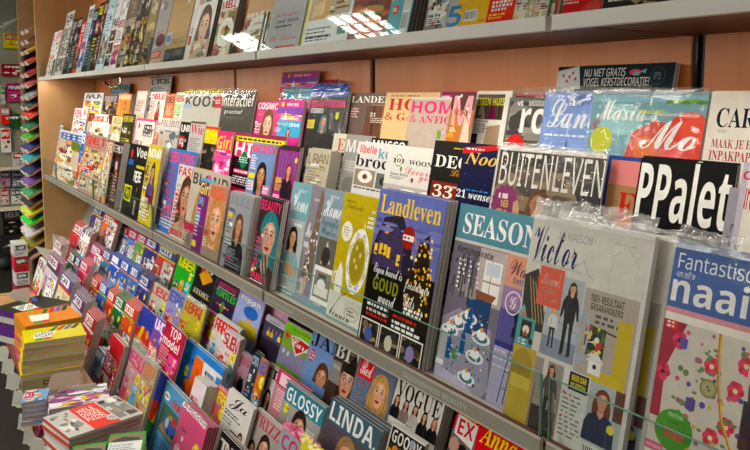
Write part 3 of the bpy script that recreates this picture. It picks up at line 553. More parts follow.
def a_noor(W, H, s):
    A = Art(W, H, s, '14163c')
    for i in range(40): A.circ(A.R.random(), .2+.75*A.R.random(), .003+.006*A.R.random(), ('5868b8', 'a8b8e8', '7888d0')[i % 3], 7)
    A.text('Noor', .05, .745, .62, .89, 'd8b45c', 'i'); A.poly([(0, .86), (0, .94), (.5, 1.0), (.6, 1), (.6, .96)], 'b82828'); A.lines(.05, .91, .35, .95, 1, 'f0e0e0'); A.text('21 wensen', .0, .33, .55, .43, 'e8ecf4', 'i'); A.lines(.1, .42, .5, .45, 1, '3888d0'); return A
def a_buiten(W, H, s):
    A = Art(W, H, s, '4a4034'); A.photo(0, 0, 1, .97, ['4e4438', '6a5a48', '3a3228', '8a7860', '2c2620', '5c5040'], 30); A.rect(.0, .95, 1, 1, 'd0cac0'); A.rect(0, 0, .02, 1, 'd0cac0'); A.text('BUITENLEVEN', .05, .56, 1.0, .93, 'd8d6d0', 'n'); A.star(.15, .36, .22, '8a2c68', 14, .86); A.lines(.08, .40, .22, .47, 1, 'f0e0e8', .8); A.text('165', .11, .31, .19, .39, 'd8c048', 'b'); A.lines(.08, .24, .22, .3, 1, 'd8a048')
    A.bust(.47, .38, .14, 'd8a078', '6a4424', '2c3440'); A.poly([(.25, .1), (.24, .38), (.28, .42), (.31, .3), (.30, .1)], 'd0a080'); A.poly([(.22, 0), (.25, .2), (.33, .2), (.42, .05), (.42, 0)], '26303c'); return A
def a_fa(W, H, s):
    A = Art(W, H, s, 'c08458'); A.rect(0, 0, .05, 1, '2c4c8c'); A.rect(0, .96, 1, 1, '2c4c8c'); A.rect(.05, .72, 1, .96, 'd88a88'); A.text('En', .62, .85, .8, .93, '2a1814', 'i'); A.text('en P', .58, .745, .9, .82, '2a1814', 'i'); A.rect(.05, 0, 1, .72, 'a8855c'); A.circ(.36, .22, .22, 'c86c1c', 24); A.circ(.36, .3, .06, 'd88838'); A.text('FA', .18, .40, .55, .66, 'c03020', 's'); A.text('Nieuw', .0, .20, .6, .34, 'e8e0d4', 'b'); return A
def a_palet(W, H, s):
    A = Art(W, H, s, '0c0b0c'); A.text('PPalet', .02, .44, .98, .985, 'e8e6e0', 'b'); A.text('Nr 93', .08, .34, .15, .38, 'ddd', 'n'); A.text('Magazine voor kunstenaars en kunstliefhebbers', .22, .33, .92, .38, 'ddd', 'n'); A.ell(.6, .1, .3, .15, '2c241c'); return A
def a_burda(W, H, s):
    A = Art(W, H, s, 'd8d2c8'); A.text('burda', .0, .62, .12, .86, 'b82848', 'b'); A.rect(0, 0, .04, 1, 'b8b4c0'); A.text('C', .01, .86, .06, .93, 'c82868', 'b'); A.text('K', .02, .27, .06, .33, '2c2c5c', 's'); return A
def a_burdastrip(W, H, s):
    A = Art(W, H, s, '9a96a0'); t = text_polys('burda', 'n'); A.add([[(.8-y*.55, .12+x*.55) for x, y in p] for p in t], '58486c'); return A
def a_lan(W, H, s):
    A = Art(W, H, s, '7f9cd4'); A.text('Landidee', .06, .44, 1.06, .88, 'f4f2ee', 'x'); A.ell(.36, .86, .14, .1, '6a84c0'); A.lines(.28, .8, .44, .92, 3, '28386c'); A.lines(.04, .30, .8, .36, 1, 'dfe4f0'); A.lines(.04, .1, .2, .18, 2, 'e8ecf4'); A.ell(.3, .15, .008, .12, '2c2c38'); return A
def a_masia(W, H, s):
    A = Art(W, H, s, '7aa4b0'); A.rect(0, .86, 1, 1, '88b8c4'); A.ell(.3, .62, .2, .22, '98c4c8'); A.circ(.58, .72, .16, '78a8b0', 26); A.poly([(.36, 0), (.42, .45), (.6, .62), (.8, .55), (.84, 0)], 'c8482c'); A.circ(.88, .4, .34, 'd8402c', 30); A.circ(.55, .22, .18, 'd87030'); A.circ(.93, .5, .2, 'e05038')
    A.text("Masia's", .06, .60, .62, .93, 'eee8e0', 'x'); A.circ(.14, .32, .19, 'bcc01c', 28); A.text('R', .02, .46, .1, .62, 'b03848', 'x'); A.text('MAAK NU', .46, .70, .66, .76, 'd8d850', 'b'); A.lines(.46, .62, .64, .68, 2, 'd8e8e8'); A.text('Mo', .5, .24, .96, .62, 'f0eee8', 'x'); A.text('Smullen en Smikkelen', .6, .68, .95, .74, 'f0e0c8', 'x')
    for k in range(5): A.ell(.72+.06*k, .86+.02*(k % 2), .05, .03, ('5a9438', '7ab04c')[k % 2], 9)
    A.line([(.4, .7), (.46, .84)], .01, 'f4f4f4'); return A
def a_carl(W, H, s):
    A = Art(W, H, s, 'dcd6cc'); A.text('CARDS', .06, .56, .48, .80, '1c1c28', 't'); A.text('DEC 2013', .08, .50, .14, .53, '444', 'n'); A.text('MAAK JE EIGEN', .05, .30, .44, .42, 'a82c3c', 's'); A.text('INPAKPAPIER', .045, .16, .42, .28, 'a82c3c', 's'); A.text('Tilda en Edwin', .04, .04, .22, .12, '38344c', 'x'); return A
def a_cro(W, H, s):
    A = Art(W, H, s, '6c6a66'); A.photo(.03, 0, .97, .97, ['747069', '5a5650', '8a867e', '46423e', '9a948a'], 40); A.text('vt', .12, .86, .2, .95, 'e8e6e0', 'b'); A.text('MODDERN', .28, .86, .56, .95, 'e8e6e0', 'n'); A.text('ro', .2, .40, .54, .82, 'e8e6e0', 'b'); A.circ(.17, .14, .24, 'd02c28', 26); A.text('Cadeau!', .05, .1, .30, .24, 'f8f0ec', 'i'); A.lines(.08, 0, .28, .07, 1, 'f8e0dc'); return A
def a_eigen(W, H, s):
    A = Art(W, H, s, 'e4e0d6'); A.rect(.05, .52, .82, .95, '5a4838'); A.poly([(.1, .52), (.2, .9), (.35, .52)], '8a8a80'); A.poly([(.4, .52), (.5, .9), (.66, .52)], '6a2040'); A.rect(.68, .52, .8, .75, '3a3430'); A.text('EIGEN HUIS', .05, .76, .82, .89, 'd8dc30', 'b'); A.rect(.05, .55, .25, .59, 'b02828'); A.text('NIEUWE STIJLEN', .06, .46, .44, .50, '1c1c1c', 'b'); A.lines(.06, .28, .5, .45, 5, '333'); A.poly([(.4, .0), (.44, .4), (.8, .44), (.82, 0)], 'a88c74'); A.rect(.0, .05, .2, .27, '3a2c24'); return A
def a_more(W, H, s):
    A = Art(W, H, s, 'b87838'); A.rect(0, .7, 1, 1, '5a3424'); A.poly([(.0, .2), (.3, .5), (.3, .2)], 'd89840'); A.text('M', .12, .42, .92, .95, 'e8a0a4', 'b'); A.text('MORE', .2, .60, .8, .71, '1c1414', 'n'); A.poly([(.6, .1), (.68, .6), (.9, .4), (1, .1)], 'e0c4b0')
    for u, v in ((.3, .92), (.75, .72), (.85, .6), (.4, .95)): A.star(u, v, .04, 'f0ece8', 6, .5)
    A.lines(.1, .3, .4, .38, 3, 'f0e0d0'); return A
def a_homeanti(W, H, s):
    A = Art(W, H, s, 'b8aa9c'); A.text('HOMES', .04, .68, 1.12, .92, 'e8387c', 'b'); A.text('& ANTIQUES', .04, .46, 1.1, .64, 'd83870', 's'); A.rect(0, .95, 1, 1, 'd0c6ba'); A.rect(.55, .2, .62, .36, '7c9a50')
    for i in range(12): A.circ(.5+.3*A.R.random(), .26+.14*A.R.random(), .02, ('d05880', '6a8a40', 'e8c0d0')[i % 3], 8)
    return A
def a_hg(W, H, s):
    A = Art(W, H, s, 'd8b88a'); A.text('HOMES', .08, .64, 1.5, .88, 'b82c24', 's'); A.text('& GARDENS', .04, .44, 1.4, .59, 'b82c24', 's'); A.lines(.1, .91, .8, .95, 1, '6a4a2c'); A.ell(.7, .4, .1, .12, 'e8dccc'); return A
def a_landelijk(W, H, s):
    A = Art(W, H, s, '6e5c52'); A.rect(.4, 0, .95, .72, '6a442c'); A.rect(.55, 0, .6, .72, '4a2c1c'); A.rect(.75, .2, .8, .72, '8a6040'); A.text('LANDELIJK', .02, .77, 1.25, .93, 'e4e0d8', 's'); A.rect(.5, .73, .95, .75, 'b08040'); A.circ(.14, .62, .09, 'a05860'); A.lines(.05, .45, .25, .68, 4, 'e0c8c0'); A.text('21', .5, .5, .62, .58, 'e8e4dc', 's'); A.lines(.52, .36, .85, .48, 3, 'd0c8bc'); return A
def a_beautybox(W, H, s):
    A = Art(W, H, s, '27221e'); A.rect(0, .84, 1, 1, '3a5cb0'); A.text('BEAUTYBOEK', .04, .60, .98, .76, 'e83c80', 'b'); A.bust(.45, .25, .15, 'd09878', '2c8088', '443', 1, 0); A.text('COSMO', .04, .46, .4, .58, 'e8e8e8', 'b'); A.circ(.8, .42, .08, 'd8dc30'); A.lines(.72, .38, .88, .46, 2, '333'); A.rect(.0, .1, .2, .3, 'd8dc30'); A.lines(.02, .12, .18, .28, 3, 'c02060'); return A
def a_girlz(W, H, s):
    A = Art(W, H, s, 'c83c88'); A.rect(0, .62, 1, .8, '7c4ca0'); A.circ(.2, .88, .07, 'f0d828'); A.text('ONE BIG', .36, .84, .8, .92, 'f4e8f0', 'b'); A.photo(0, .46, 1, .62, PALS['pink'], 18); A.poly([(.3, .46), (.36, .7), (.42, .46)], 'f4f0f0'); A.rect(.12, 0, 1, .44, '48a0c0'); A.text('Girlz!', .06, .27, .5, .4, 'e8e030', 'x'); A.text('time', .55, .28, .95, .4, 'e0ecf0', 'b'); A.bust(.56, .13, .09, 'e0b090', '5a3420', 'd05080'); A.lines(.02, .1, .3, .24, 4, 'f0d0e0'); return A
def a_inter(W, H, s):
    A = Art(W, H, s, '4c4a40'); A.rect(.02, .54, 1, .96, '2a2822'); A.text('interactief', .0, .58, .97, .92, 'e8e6dc', 'b'); A.rect(.04, .2, .75, .58, '5a574c'); A.rect(.1, .3, .72, .5, '2c2a24'); A.text('practief', .12, .32, .68, .48, 'dcdacf', 'b'); A.lines(.1, .55, .9, .6, 1, '9a9788'); return A
def a_hit(W, H, s):
    A = Art(W, H, s, 'd82858'); A.rect(0, .86, 1, .95, 'e0d020'); A.lines(.1, .88, .95, .93, 1, '38300c', .7); A.rect(0, .95, 1, 1, '8a3050'); A.text('HITKRANT', .06, .58, 1.5, .84, 'e83470', 'b'); A.rect(.05, .0, .7, .56, '1c1018'); A.text('HIT', .06, .58, .62, .84, 'f4ecf0', 'b'); A.circ(.28, .52, .16, '1c7a50', 24); A.lines(.18, .46, .38, .58, 3, 'c8e8d8'); A.rect(.1, .26, .5, .34, 'd83068'); A.lines(.12, .27, .48, .33, 1, 'fff'); A.lines(.1, .05, .6, .22, 4, 'e8e0e4'); return A
def a_meiden(W, H, s):
    A = Art(W, H, s, '7890b8'); A.text('MEIDEN', .04, .83, .97, .97, 'd82c50', 'b'); A.bust(.56, .40, .21, 'c08860', '1c1210', '483c88'); A.lines(.06, .5, .32, .78, 6, 'f0e0f0', .6); A.rect(.04, .34, .3, .44, 'e8d820'); A.rect(.7, .1, .96, .26, 'e88ab0'); A.lines(.72, .12, .94, .24, 2, 'fff'); A.rect(.04, .12, .3, .3, 'd0d8e8'); A.lines(.06, .14, .28, .28, 3, 'c02858'); return A
def a_redhair(W, H, s):
    A = Art(W, H, s, 'a02c78')
    for k in range(6): A.rect(.06+.16*k, .45, .12+.16*k, .9, '4868a8')
    A.rect(0, .93, 1, 1, '38303c'); A.bust(.62, .58, .105, 'd8a088', '8a3420', '2c1c28'); A.circ(.9, .78, .05, 'd8d030'); A.blob(.04, .34, .34, .44, 'e0d828', 4); A.lines(.04, .2, .4, .32, 4, 'e0d828'); A.rect(.0, .0, .35, .14, 'e8a0c8'); return A
def a_ede(W, H, s):
    A = Art(W, H, s, 'c8c2b2'); A.text('ELLE', .18, .72, 1.3, .92, 'b86a38', 's'); A.text('DECO', .1, .44, 1.2, .56, '9a5a38', 's'); A.rect(.3, .64, .5, .7, '444'); A.lines(.1, .1, .8, .4, 5, '8a8678'); A.rect(.1, .08, .5, .12, 'c8a838'); return A
def a_mgrey(W, H, s):
    A = Art(W, H, s, '94918e'); A.text('Maison', .06, .72, 1.6, .93, 'd4d2ce', 'b'); A.ell(.35, .5, .2, .1, 'a8a4a0'); A.lines(.1, .42, .7, .6, 4, 'bcb8b4'); A.ell(.4, .2, .3, .14, '7c7874'); return A
def a_broc(W, H, s):
    A = Art(W, H, s, 'd2ceca'); A.text('libelle', .06, .82, .4, .95, 'c83838', 'b'); A.text('kerst', .45, .76, 1.0, .92, '6a9cac', 'b'); A.text('brocante', .0, .60, 1.35, .79, '1c1a1c', 's'); A.rect(.02, .3, .44, .56, '9a8474'); A.ring(.24, .45, .15, .1, .4, 'e8e0d8', 14); A.circ(.24, .45, .045, '6a3424'); A.rect(.47, .3, .9, .54, '6a7068'); A.ring(.66, .42, .12, .08, .5, '2c302c', 10); A.lines(.04, .24, .8, .29, 1, '555'); return A
def a_vogue(W, H, s):
    A = Art(W, H, s, 'd9d5cc'); A.text('VOGUE', .04, .66, .96, .96, '1a1818', 't')
    for u, hr, tp in ((.1, '2a1c14', '15141a'), (.3, '241814', '8a7870'), (.5, '3a2418', 'b8b4b0'), (.7, '1c1410', '1c1a1c'), (.9, '9a6a3c', '17161a')): A.bust(u, .62-.03*(u > .6), .068, 'd8a488', hr, tp, 1, 0)
    A.rect(.38, .1, .58, .36, 'c0beba'); A.lines(.4, .3, .55, .34, 1, '666'); A.rect(0, 0, 1, .14, '20202a'); return A
def a_red(W, H, s):
    A = Art(W, H, s, '6a7488'); A.bust(.68, .50, .27, 'dfae90', 'c49a58', 'c05048', 1, 0); A.rect(.04, .60, .44, .99, 'd02028'); A.text('Red', .09, .66, .41, .92, 'f6efe8', 'x'); A.rect(.04, .5, .3, .52, 'c03038')
    for i in range(14): A.circ(.05+.35*A.R.random(), .2+.36*A.R.random(), .012, '98a0b0', 7)
    return A
def a_bl(W, H, s):
    A = Art(W, H, s, '4a3a32'); A.bust(.75, .34, .32, 'c89880', '3a2418', '2c2420', 1, 0); A.text('BLVD', .04, .68, 1.7, .96, 'd8d6d2', 's'); A.poly([(0, .2), (.0, .6), (.4, .62), (.5, .2)], '8a8680'); A.blob(.08, .46, .4, .54, 'b0aca6', 3); A.poly([(.5, .5), (.9, .9), (1, .5)], '241814'); A.lines(.6, .84, .95, .92, 2, 'b0a49a'); return A
def a_jan(W, H, s):
    A = Art(W, H, s, '7490bc'); A.text('JAN', .04, .64, 1.35, .98, '1c1a22', 's'); A.circ(.2, .46, .12, 'c82848', 24); A.text('2,95', .08, .43, .32, .49, 'f8ecec', 'b'); A.lines(.1, .5, .3, .55, 1, 'f8dcdc'); A.lines(.1, .37, .3, .42, 1, 'f8dcdc'); A.bust(.75, .12, .26, 'c08c68', '5a3420', '444', 1, 0); return A
def a_cars(W, H, s):
    A = Art(W, H, s, '7c9a3a'); A.rect(0, .78, 1, .96, '80b830'); A.rect(0, .96, 1, 1, 'b0aca0'); A.rect(0, 0, 1, .4, '8a84a0'); A.text('Disney PIXAR', .3, .83, .95, .92, '2c3810', 'x'); A.poly([(.28, .74), (.38, .56), (.6, .34), (.82, .5), (1, .66), (1, .76), (.6, .78)], 'd8d0cc'); A.poly([(.33, .72), (.42, .58), (.6, .40), (.8, .52), (.97, .66), (.97, .72), (.6, .74)], 'b82420'); A.text('Cars', .38, .54, .95, .72, 'f0ece0', 'x'); A.poly([(.06, .66), (.12, .78), (.24, .7), (.18, .6)], 'c82c28'); A.circ(.15, .32, .06, 'c8c8c4'); A.circ(.33, .3, .06, 'c8c8c4'); return A
def a_youths(W, H, s):
    A = Art(W, H, s, '342c38'); A.rect(0, .84, 1, 1, 'b8b2bc'); A.lines(.2, .88, .8, .92, 1, '50485c'); A.rect(0, .42, 1, .82, '4c4860')
    for k, c in enumerate(('e0c020', 'd8b828', '3858b8', 'e8d040')): A.bust(.28+.18*k, .70, .042, 'c89070', '1c1410', c, 0)
    return A
def a_pippo(W, H, s):
    A = Art(W, H, s, 'a8b0dc'); A.rect(0, .9, 1, 1, 'b8a0d8'); A.circ(.62, .4, .16, 'd8a488'); A.ell(.6, .56, .28, .15, '2c6cb8'); A.poly([(.2, .0), (.3, .3), (.95, .3), (1, 0)], 'c0b038'); A.text('Pippo', .08, .70, .92, .92, '6a3050', 'b'); A.text('Pippo', .10, .715, .9, .905, 'f4f0f4', 'b'); A.circ(.1, .5, .06, 'd8a0c8'); A.circ(.52, .42, .02, '222'); A.circ(.72, .42, .02, '222'); return A
def a_turtles(W, H, s):
    A = Art(W, H, s, '38284c'); A.blob(.1, .78, .95, .9, 'b83850', 9); A.text('TURTLES', .05, .52, .97, .70, '48c830', 'b'); A.circ(.5, .3, .14, '5a8a30'); A.rect(.2, .3, .8, .34, 'c86020'); A.circ(.4, .32, .03, 'fff'); A.circ(.6, .32, .03, 'fff'); A.lines(.1, .72, .9, .76, 1, 'ddd'); return A
def a_glossy(W, H, s):
    A = Art(W, H, s, 'a4a09c'); A.rect(0, .66, 1, .98, '2f8094'); A.text('GLOSSY', .05, .69, .95, .93, 'e4e6e4', 'b'); A.bust(.52, .36, .26, 'c89878', '2c1c18', 'c0bcb8', 1, 0); A.circ(.12, .55, .09, 'd8d428'); A.text('2,95', .04, .53, .2, .575, '3a3810', 'b'); A.lines(.7, .4, .95, .5, 2, 'e0dcd8'); return A
def a_bm(W, H, s):
    A = Art(W, H, s, 'c48a90'); A.rect(0, .72, 1, 1, 'c83868'); A.text('BM', .1, .75, 2.0, .96, 'f0d0d8', 'b'); A.lines(.1, .3, .9, .68, 7, 'e8c8cc'); return A
def a_linda(W, H, s):
    A = Art(W, H, s, '5a5058'); A.rect(0, .66, 1, 1, '476270'); A.text('LINDA.', .05, .70, .96, .97, 'e6e6e2', 'b'); A.bust(.5, .32, .26, 'd0a080', '9a7a50', '6a4a50', 1, 1)
    for i in range(10): A.circ(A.R.random(), .3+.3*A.R.random(), .03, ('6a5a64', '8a6a6a', '50464e')[i % 3])
    return A
def a_goody(W, H, s):
    A = Art(W, H, s, '1c1a18'); A.rect(.0, .97, 1, 1, 'd8d4cc'); A.rect(0, 0, .03, 1, 'd8d4cc'); A.text('GOODY', .08, .80, .92, .95, 'dedad0', 'b'); A.circ(.66, .9, .05, '9aa8b0'); A.photo(.05, .3, .95, .78, PALS['gold'], 24); A.circ(.25, .72, .06, 'c88840'); return A
def a_frizz(W, H, s):
    A = Art(W, H, s, 'a49c98'); A.bust(.58, .50, .20, 'd8a488', '2a1814', '241c1e', 1, 0); A.text('FRIZZ', .06, .78, .96, .97, 'b83038', 's'); A.bust(.2, .36, .13, 'd0a080', '2a1a14', '16141a', 1, 0); return A
def a_cosmo(W, H, s):
    A = Art(W, H, s, '9aa8b4'); A.text('COSMO', .04, .70, .96, .9, 'd02070', 'b'); A.bust(.6, .5, .13, 'd8a888', '8a5a34', 'c02050'); A.lines(.05, .3, .35, .65, 6, '333'); return A
def a_ja(W, H, s):
    A = Art(W, H, s, 'd0ccc6'); A.text('Ja', .16, .72, .82, .97, '201e20', 'x'); A.lines(.05, .58, .8, .68, 2, '333', .5); A.lines(.05, .46, .5, .56, 2, '666'); A.rect(.4, .1, .7, .42, '1c1a20'); A.bust(.8, .4, .09, 'd0a080', '2a1a14', '1c1a20', 1, 0); return A
def a_bluebook(W, H, s):
    A = Art(W, H, s, '2e7cc0'); A.lines(.35, .82, .9, .88, 1, 'd8ecf8', .7); A.blob(.12, .66, .85, .76, '18407c', 9); A.circ(.2, .5, .1, 'd8d838'); A.lines(.12, .47, .28, .53, 2, '334'); A.text('3+', .86, .64, .97, .70, 'fff', 'b'); A.ell(.5, .3, .3, .14, 'e87828'); A.circ(.5, .42, .07, 'f0c080'); A.rect(0, .05, 1, .14, '1c4c8c'); return A
def a_card(W, H, s):
    A = Art(W, H, s, 'd8d8d8'); A.poly([(0, 0), (0, 1), (.32, 1), (.4, .6), (.3, 0)], 'd86828'); A.circ(.2, .7, .1, 'c85a20'); A.lines(.45, .55, .85, .9, 3, '283c78', .75); A.lines(.3, .3, .7, .45, 1, 'c03028', .8); A.rect(.84, .3, 1, .95, '3c88c8'); A.ell(.92, .7, .06, .1, 'f0d8d8'); return A
def a_thomas(W, H, s):
    A = Art(W, H, s, '5a94b8'); A.ell(.16, .85, .1, .05, 'e8e8ec'); A.lines(.08, .82, .24, .88, 1, 'b03030'); A.blob(.35, .8, .9, .88, 'c03838', 6); A.rect(.1, .42, .9, .76, '4a6a58'); A.poly([(.12, .44), (.4, .7), (.9, .62), (.9, .44)], 'a08458'); A.ell(.5, .56, .26, .09, '3468b0'); A.circ(.36, .58, .06, 'b8b4b0'); A.rect(.5, .6, .6, .7, 'b83830'); A.circ(.45, .5, .03, '222'); A.circ(.6, .5, .03, '222'); A.lines(.1, .06, .9, .36, 7, '24548c', .55); return A
def a_tf(W, H, s):
    A = Art(W, H, s, '2c3e94'); A.poly([(0, .2), (0, .5), (.4, .6), (1, .5), (1, .2)], 'b83828'); A.poly([(.1, 0), (.3, .6), (.45, .6), (.3, 0)], 'd8c030'); A.rect(0, 0, 1, .2, '2c8040'); A.line([(.2, .0), (.35, .5)], .02, '17141a'); A.circ(.7, .5, .1, 'c88858'); return A
def a_topmodel(W, H, s):
    A = Art(W, H, s, 'b02444'); A.text('TOP', .3, .78, .8, .97, 'f4e4e4', 'b'); A.text('model', .05, .58, .85, .76, 'f4e4e4', 'b'); A.lines(.05, .2, .6, .55, 6, 'f0a0b0', .6); A.photo(.5, .05, .95, .5, PALS['pink'], 10); return A
def a_recipe(W, H, s):
    A = Art(W, H, s, 'fbf8f0'); A.rect(0, 0, .05, 1, 'd8d04c'); A.photo(.08, .55, .95, 1, PALS['food'], 14); A.poly([(.1, .5), (.12, .85), (.5, .95), (.55, .55), (.35, .45)], 'e0b078'); A.poly([(.14, .55), (.16, .8), (.4, .9), (.42, .6)], 'ecd0a0'); A.ell(.4, .46, .38, .05, 'f4f2ec')
    A.lines(.1, .05, .66, .36, 4, '2a2a28', .34); A.poly([(.78, .14), (.76, .3), (.96, .3), (.94, .14)], '2c8070'); A.ell(.86, .3, .1, .025, 'c05848'); A.ell(.86, .12, .14, .03, 'f0eee8'); A.lines(.1, .1, .66, .2, 1, '2a2a28', .5); return A
def a_creuset(W, H, s):
    A = Art(W, H, s, 'b4b2b4'); A.text('Bo Bistro', .1, .18, .9, .30, 'c02c34', 'x'); A.rect(.3, .0, .9, .06, 'c83830'); A.rect(0, 0, .03, 1, 'c8c8c8'); A.rect(.1, .36, .9, .375, 'b8b8b8'); A.text('De Kookgids', .15, .70, .8, .8, 'c03038', 'x'); A.text('voor thuis', .2, .58, .85, .66, '333', 'b'); A.lines(.2, .46, .8, .54, 1, '333'); return A
def a_teal(W, H, s):
    A = Art(W, H, s, '5cacb8'); A.circ(.28, .44, .09, 'd03a34', 24); A.lines(.16, .4, .4, .48, 2, 'f8e8e4', .7); A.rect(.6, 0, .95, .6, 'd4d2ca'); A.barcode(.64, .05, .88, .4); A.photo(0, .6, 1, 1, PALS['food'], 12); return A
def a_burger(W, H, s):
    A = Art(W, H, s, '8a3824'); A.photo(0, 0, 1, 1, ['8a3824', 'b04028', '6a2818', 'c06838'], 22); A.ell(.5, .5, .36, .1, 'c88848'); A.ell(.5, .44, .36, .04, '5a8a38'); A.ell(.5, .39, .34, .05, '5a2c18'); A.ell(.5, .33, .36, .06, 'c08040'); return A
def a_five(W, H, s):
    A = Art(W, H, s, 'f4b818'); A.rect(0, 0, .14, 1, 'b8b6ae'); A.text('5', .02, .02, .24, .34, '3a8ac0', 'b'); A.barcode(.28, .08, .48, .24); A.text('MADE € 5', .52, .05, .62, .08, '5a4410', 'b'); A.rect(.63, 0, 1, 1, 'dc2c20'); A.circ(.9, .2, .12, 'e83424'); A.lines(.68, .16, .98, .32, 3, 'f4ece4', .7); A.lines(.66, .05, .9, .14, 2, 'e8d030', .6); return A
def a_ex(W, H, s):
    A = Art(W, H, s, '7a6c6c'); A.rect(0, .68, 1, 1, 'd0202c'); A.poly([(.08, .62), (.1, .93), (.95, .9), (.9, .52)], 'e4e0da'); A.text('EX', .2, .64, .85, .88, 'd0202c', 'b'); A.text('Anno', .3, .92, .85, 1.0, 'd8c830', 'b'); A.circ(.55, .4, .12, '2c201c'); A.circ(.2, .45, .12, 'c8a08c'); A.circ(.8, .3, .12, '3c7a34'); return A
def a_anna(W, H, s):
    A = Art(W, H, s, 'd01c28'); A.text('Anna', .05, .66, .62, .96, 'e8d82c', 'i'); A.ell(.52, .58, .28, .14, 'e8b0a0'); A.rect(.3, .56, .62, .68, 'e8e4dc'); A.lines(.32, .58, .6, .66, 1, '555', .7); A.text('a!', .75, .5, .9, .7, 'e8d82c', 'i'); A.photo(0, 0, 1, .4, PALS['food'], 16); return A
def a_gift(W, H, s):
    A = Art(W, H, s, '26343a'); A.poly([(0, 0), (0, .8), (.2, 1), (.24, 0)], 'c8d0cc')
    for u, v in ((.06, .6), (.1, .35), (.15, .7), (.18, .45), (.12, .55)): A.ell(u, v, .012, .08, 'c84858', 8)
    A.text('NU MET GRATIS', .26, .52, .62, .86, 'ecebe4', 'n'); A.text('VOGEL KERSTDECORATIE!', .26, .12, .82, .46, 'ecebe4', 'n'); A.ell(.70, .66, .05, .13, 'd85870'); A.ell(.71, .6, .03, .08, '78b8b8'); A.poly([(.74, .7), (.79, .8), (.78, .6)], '78b8b8'); A.ring(.88, .5, .055, .36, .94, '50646a', 24); A.lines(.85, .35, .92, .65, 4, '70848a'); return A
def cover_face(W, H, s):
    A = Art(W, H, s, 'f0e8e0'); A.bust(.62, .58, .33, 'ecbc9c', '5a3420', '3a4a3c', 1, 1); A.rect(0, 0, .22, 1, 'e0dcd8'); A.blob(.05, .5, .17, .62, 'c83040', 2); A.rect(.05, .28, .18, .46, 'c83040'); A.photo(.24, 0, 1, .34, ['c8a890', 'd8d0c0', 'b04838', '6a8858', 'e8c868', 'e8e0d8'], 14); return A
# ---------------------------------------------------------------- the place (heights below are relative to the eye, E lifts them)
E_ = EYE; FLOOR = -EYE; CEIL = 1.2
def struct(o): o['kind'] = 'structure'; return o
def up(o): o.location.z += EYE; return o
fm, nt, b = new_mat('dark_floor_tiles')
tc = node(nt, 'ShaderNodeTexCoord'); bk = node(nt, 'ShaderNodeTexBrick', Scale=1.0); bk.offset = 0
bk.inputs['Color1'].default_value = lin('201e1a'); bk.inputs['Color2'].default_value = lin('1b1916'); bk.inputs['Mortar'].default_value = lin('0e0d0b')
bk.inputs['Brick Width'].default_value = .45; bk.inputs['Row Height'].default_value = .45; bk.inputs['Mortar Size'].default_value = .004
nt.links.new(tc.outputs['Object'], bk.inputs['Vector']); nt.links.new(bk.outputs['Color'], b.inputs['Base Color']); b.inputs['Roughness'].default_value = .38
struct(up(new_box('floor', fm, None, -10, -6.5, FLOOR-.05, 2.2, 1.5, FLOOR)))
struct(up(new_box('ceiling', M['ceil'], None, -10, -6.5, CEIL, 2.2, 1.5, CEIL+.05)))
struct(up(new_box('wall_back', M['wall'], None, -10, 1.085, FLOOR, 2.2, 1.2, CEIL)))
struct(up(new_box('wall_far', M['wall'], None, -10.1, -6.5, FLOOR, -10, 1.2, CEIL)))
BAYS = [.244, -.688, -1.62, -2.551, -3.482, -4.413, -4.812]; BN = ['at the near end', 'second from the near end', 'in the middle of the wall', 'second from the end panel', 'beside the narrow end bay', 'next to the end panel']
YB = 1.05
for i, (x1, x0) in enumerate(zip(BAYS, BAYS[1:])):      # veneered back boards, one to a bay, between slotted uprights
    g = .012
    o = up(new_box('back_board', M['cherry'], None, x0+g, YB, -1.2, x1-g, YB+.02, .75)); tag(o, 'red-brown veneered back board of the bay '+BN[i], 'back board', 'veneered back boards')
for i, x in enumerate(BAYS[:-1]):
    t = link('shelf_upright', None); t.location = (x, YB+.012, EYE); tag(t, 'dark slotted steel upright '+('at the near end of the wall' if i == 0 else 'between the bays '+BN[i-1].replace('in the ', 'in ').replace('at the near end', 'nearest')+' and onward'), 'upright', 'slotted uprights')
    bm = bmesh.new(); box(bm, -.0125, -.006, -1.2, -.0045, .012, .75); box(bm, .0045, -.006, -1.2, .0125, .012, .75); box(bm, -.0125, .004, -1.2, .0125, .012, .75); bm_obj('post', bm, M['darkm'], t)
    bm = bmesh.new()
    for k in range(36): box(bm, -.0035, .002, -1.15+.05*k, .0035, .0045, -1.15+.05*k+.028)
    bm_obj('slots', bm, M['slot'], t)
t = link('end_panel', None); t.location = (-4.822, .885, EYE); tag(t, 'pale beech end panel closing the magazine wall', 'end panel')
new_box('board', M['beech'], t, -.01, -.163, FLOOR, .01, .165, .75); new_box('edge_band', M['beechend'], t, -.0105, -.166, FLOOR, .0105, -.163, .75)
def tilted(bm, x0, x1, y, z, a, depth, th, mi=0):   # a board running back from (y, z) and dropping by angle a
    s, c = math.sin(a), math.cos(a); prism(bm, [(y, z), (y+depth*c, z-depth*s), (y+depth*c-th*s, z-depth*s-th*c), (y-th*s, z-th*c)], x0, x1, mi)
LW = ['GL WOONTRENDS', 'GEZONDHEID BEAUTY']
def lettering(name, parent, t, m, w, h, loc, f='b', rot=(math.pi/2, 0, 0)):
    bm = bmesh.new()
    for p in text_polys(t, f):
        try: bm.faces.new([bm.verts.new(((x)*w, y*h, 0)) for x, y in p])
        except ValueError: pass
    o = bm_obj(name, bm, m, parent); o.location = loc; o.rotation_euler = rot; return o
a11, a14 = math.radians(11), math.radians(14)
